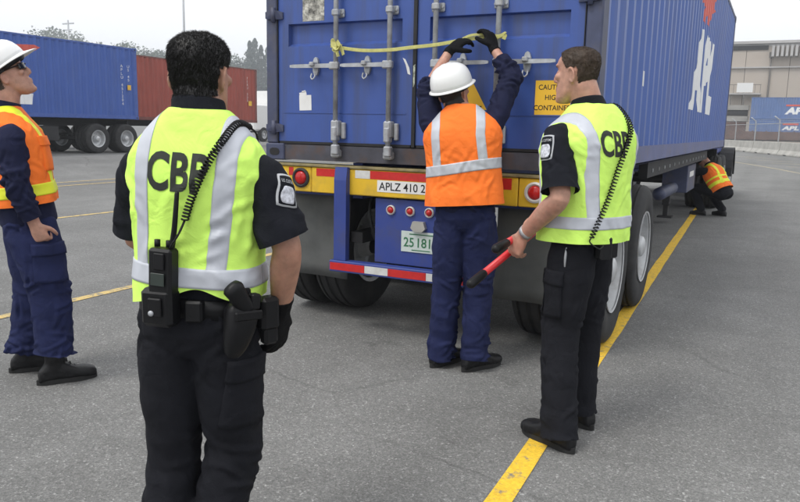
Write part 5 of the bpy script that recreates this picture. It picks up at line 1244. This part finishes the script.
for k in range(n):
    for s in (1, -1):
        u = k/n*38; q0 = a+bd*u+V((0, 0, .25)); q1 = a+bd*(u+s*2.13)+V((0, 0, 2.38)); d = bd*.004; g.faces.new([g.verts.new(q0-d), g.verts.new(q0+d), g.verts.new(q1+d), g.verts.new(q1-d)])
tag(obj('mesh_wire', g, m_galv, fe), kind='stuff')
# ---------------------------------------------------------------- container stack, rail wagon and warehouse behind the fence
def yard_box(loc, L, label, m, letters):
    c = container('shipping_container', loc, W, L, 2.591, m, m, m, label); c.rotation_euler = (0, 0, -PI/2)
    p = [o for o in c.children if o.name.startswith('side_panel')][-1]
    if letters:
        y0, z0, h, w = letters; text_on('company_letters', 'APL', h, lambda u, v: V((W-.008+corr(y0+u, .165)+.004, y0+u, z0+v)), m_whtl, p, center=False, width=w, cuts=[q-y0 for q in corr_breaks(.165, L-.165)], bold=.06, shear=.2)
        bx('red_mark', m_redl, p, W-.006, W-.003, y0+.1, y0+w-.1, z0+h+.12, z0+h+.32)
    return c
# rotated -90 degrees: local +y runs along world +x, local +x (the lettered side) faces world -y
yard_box((.1, 97.2+W, 3.52), 12.19, 'faded blue container on top of the stack behind the fence', m_blu3, (3.75, .55, .85, 2.6))
yard_box((.1, 97.2+W, .92), 12.19, 'faded blue container at the bottom of the stack behind the fence', m_blu3, (3.6, 1.25, .5, 1.9))
wg = empty('rail_wagon', (-12, 96.6, .2)); tag(wg, 'rusty low rail wagon in front of the stacked containers', 'wagon'); m_rw = mat('wagon_rust', (.13, .075, .06), .85, var=.3, scale=1.2, dirt=(.06, .05, .05), dscale=1.5)
bx('side_sill', m_rw, wg, 0, 24, 0, .3, .75, 1.75); bx('deck', m_dark, wg, 0, 24, .301, 3, .6, .75)
for k in range(16): bx('stake', m_rw, wg, .5+k*1.5, .66+k*1.5, -.08, -.001, .7, 1.85)
for x in (1.5, 3.3, 20.7, 22.5): obj('wagon_wheel', cyl(B(), (x, .2, .42), (x, .35, .42), .42, 16), m_dark, wg, True)
fr = empty('flat_rack', (-9.2, 100, 3.6)); tag(fr, 'grey flat rack stacked left of the faded blue containers', 'flat rack')
bx('deck', mat('rack_grey', (.32, .31, .29), .8, var=.2, scale=.8), fr, 0, 9, -1.2, 1.2, 1.0, 1.6); bx('under_deck', m_dark, fr, .1, 8.9, -1.1, 1.1, .3, .95); bx('lower_deck', MATS['rack_grey'], fr, 0, 9, -1.2, 1.2, -.4, .25); bx('cradle', m_rw, fr, .2, 8.8, -1.1, 1.1, -3.3, -.45)
wh = empty('warehouse', (-14, 121, .1)); tag(wh, 'large pale beige warehouse with dark strip under its roof edge', 'building')
m_wall = mat('warehouse_wall', (.43, .375, .32), .85, var=.08, scale=.25, dirt=(.36, .33, .30), dscale=.25, damt=.6, streak=False)
m_wall2 = mat('warehouse_roof', (.42, .41, .40), .8, var=.1, scale=.3)
for k in range(9): bx('wall_panel', m_wall, wh, k*6.0, k*6.0+5.94, 0, 30, 0, 11.4)
for k in range(9): bx('upper_panel', m_wall, wh, k*6.0, k*6.0+5.94, .25, 30, 11.5, 14.6)
bx('ledge', m_wall2, wh, -.2, 54.2, -.35, .2, 11.4, 11.6); bx('roof_edge', m_wall2, wh, -.3, 54.3, -.25, 30.3, 15.0, 15.4); bx('dark_strip', m_gasket, wh, 0, 14.9, .1, .24, 14.1, 14.75); bx('soffit', m_wall2, wh, 0, 54, .2, 30, 14.62, 14.98)  # includes a black band along the wall just below the roof edge
for k in range(24): bx('canopy_rib', m_wall2, wh, 15.4+k*.62, 15.75+k*.62, -1.2, .1, 13.0+0*k, 14.55)
obj('drain_pipe', cyl(B(), (15.4, -.2, 0), (15.4, -.2, 13.2), .12, 10), mat('pipe_dark', (.12, .11, .10), .7), wh, True); bx('pipe_head', MATS['pipe_dark'], wh, 15.1, 15.7, -.4, 0, 12.9, 13.7)
pl = bx('platform', m_wall2, wh, 10.0, 15.0 - .5, -2.2, -.02, 7.4, 7.6); m_pd = MATS['pipe_dark']
for k in range(7): bx('railing_post', m_pd, pl, 10.0+k*.73, 10.06+k*.73, -2.2, -2.14, 7.6, 8.8)
bx('hand_rail', m_pd, pl, 10.0, 14.5, -2.21, -2.13, 8.8, 8.88); bx('screen_panel', m_white, pl, 11.2, 13.4, -2.3, -2.22, 7.7, 9.1)
for x in (10.4, 12.2, 14.2): bx('prop', m_pd, pl, x, x+.15, -2.1, -1.95, 0, 7.4)

# ---------------------------------------------------------------- damp air
hz = bpy.data.materials.new('haze'); hz.use_nodes = True; t = hz.node_tree; t.nodes.clear()
pv = t.nodes.new('ShaderNodeVolumePrincipled'); pv.inputs['Color'].default_value = (.86, .90, .95, 1); pv.inputs['Density'].default_value = .0013; pv.inputs['Anisotropy'].default_value = .2
mo = t.nodes.new('ShaderNodeOutputMaterial'); t.links.new(pv.outputs[0], mo.inputs['Volume'])
tag(obj('haze', box(B(), -720, 520, -70, 1220, -1.2, 52), hz), 'thin pale haze over the yard', None, None, 'stuff')
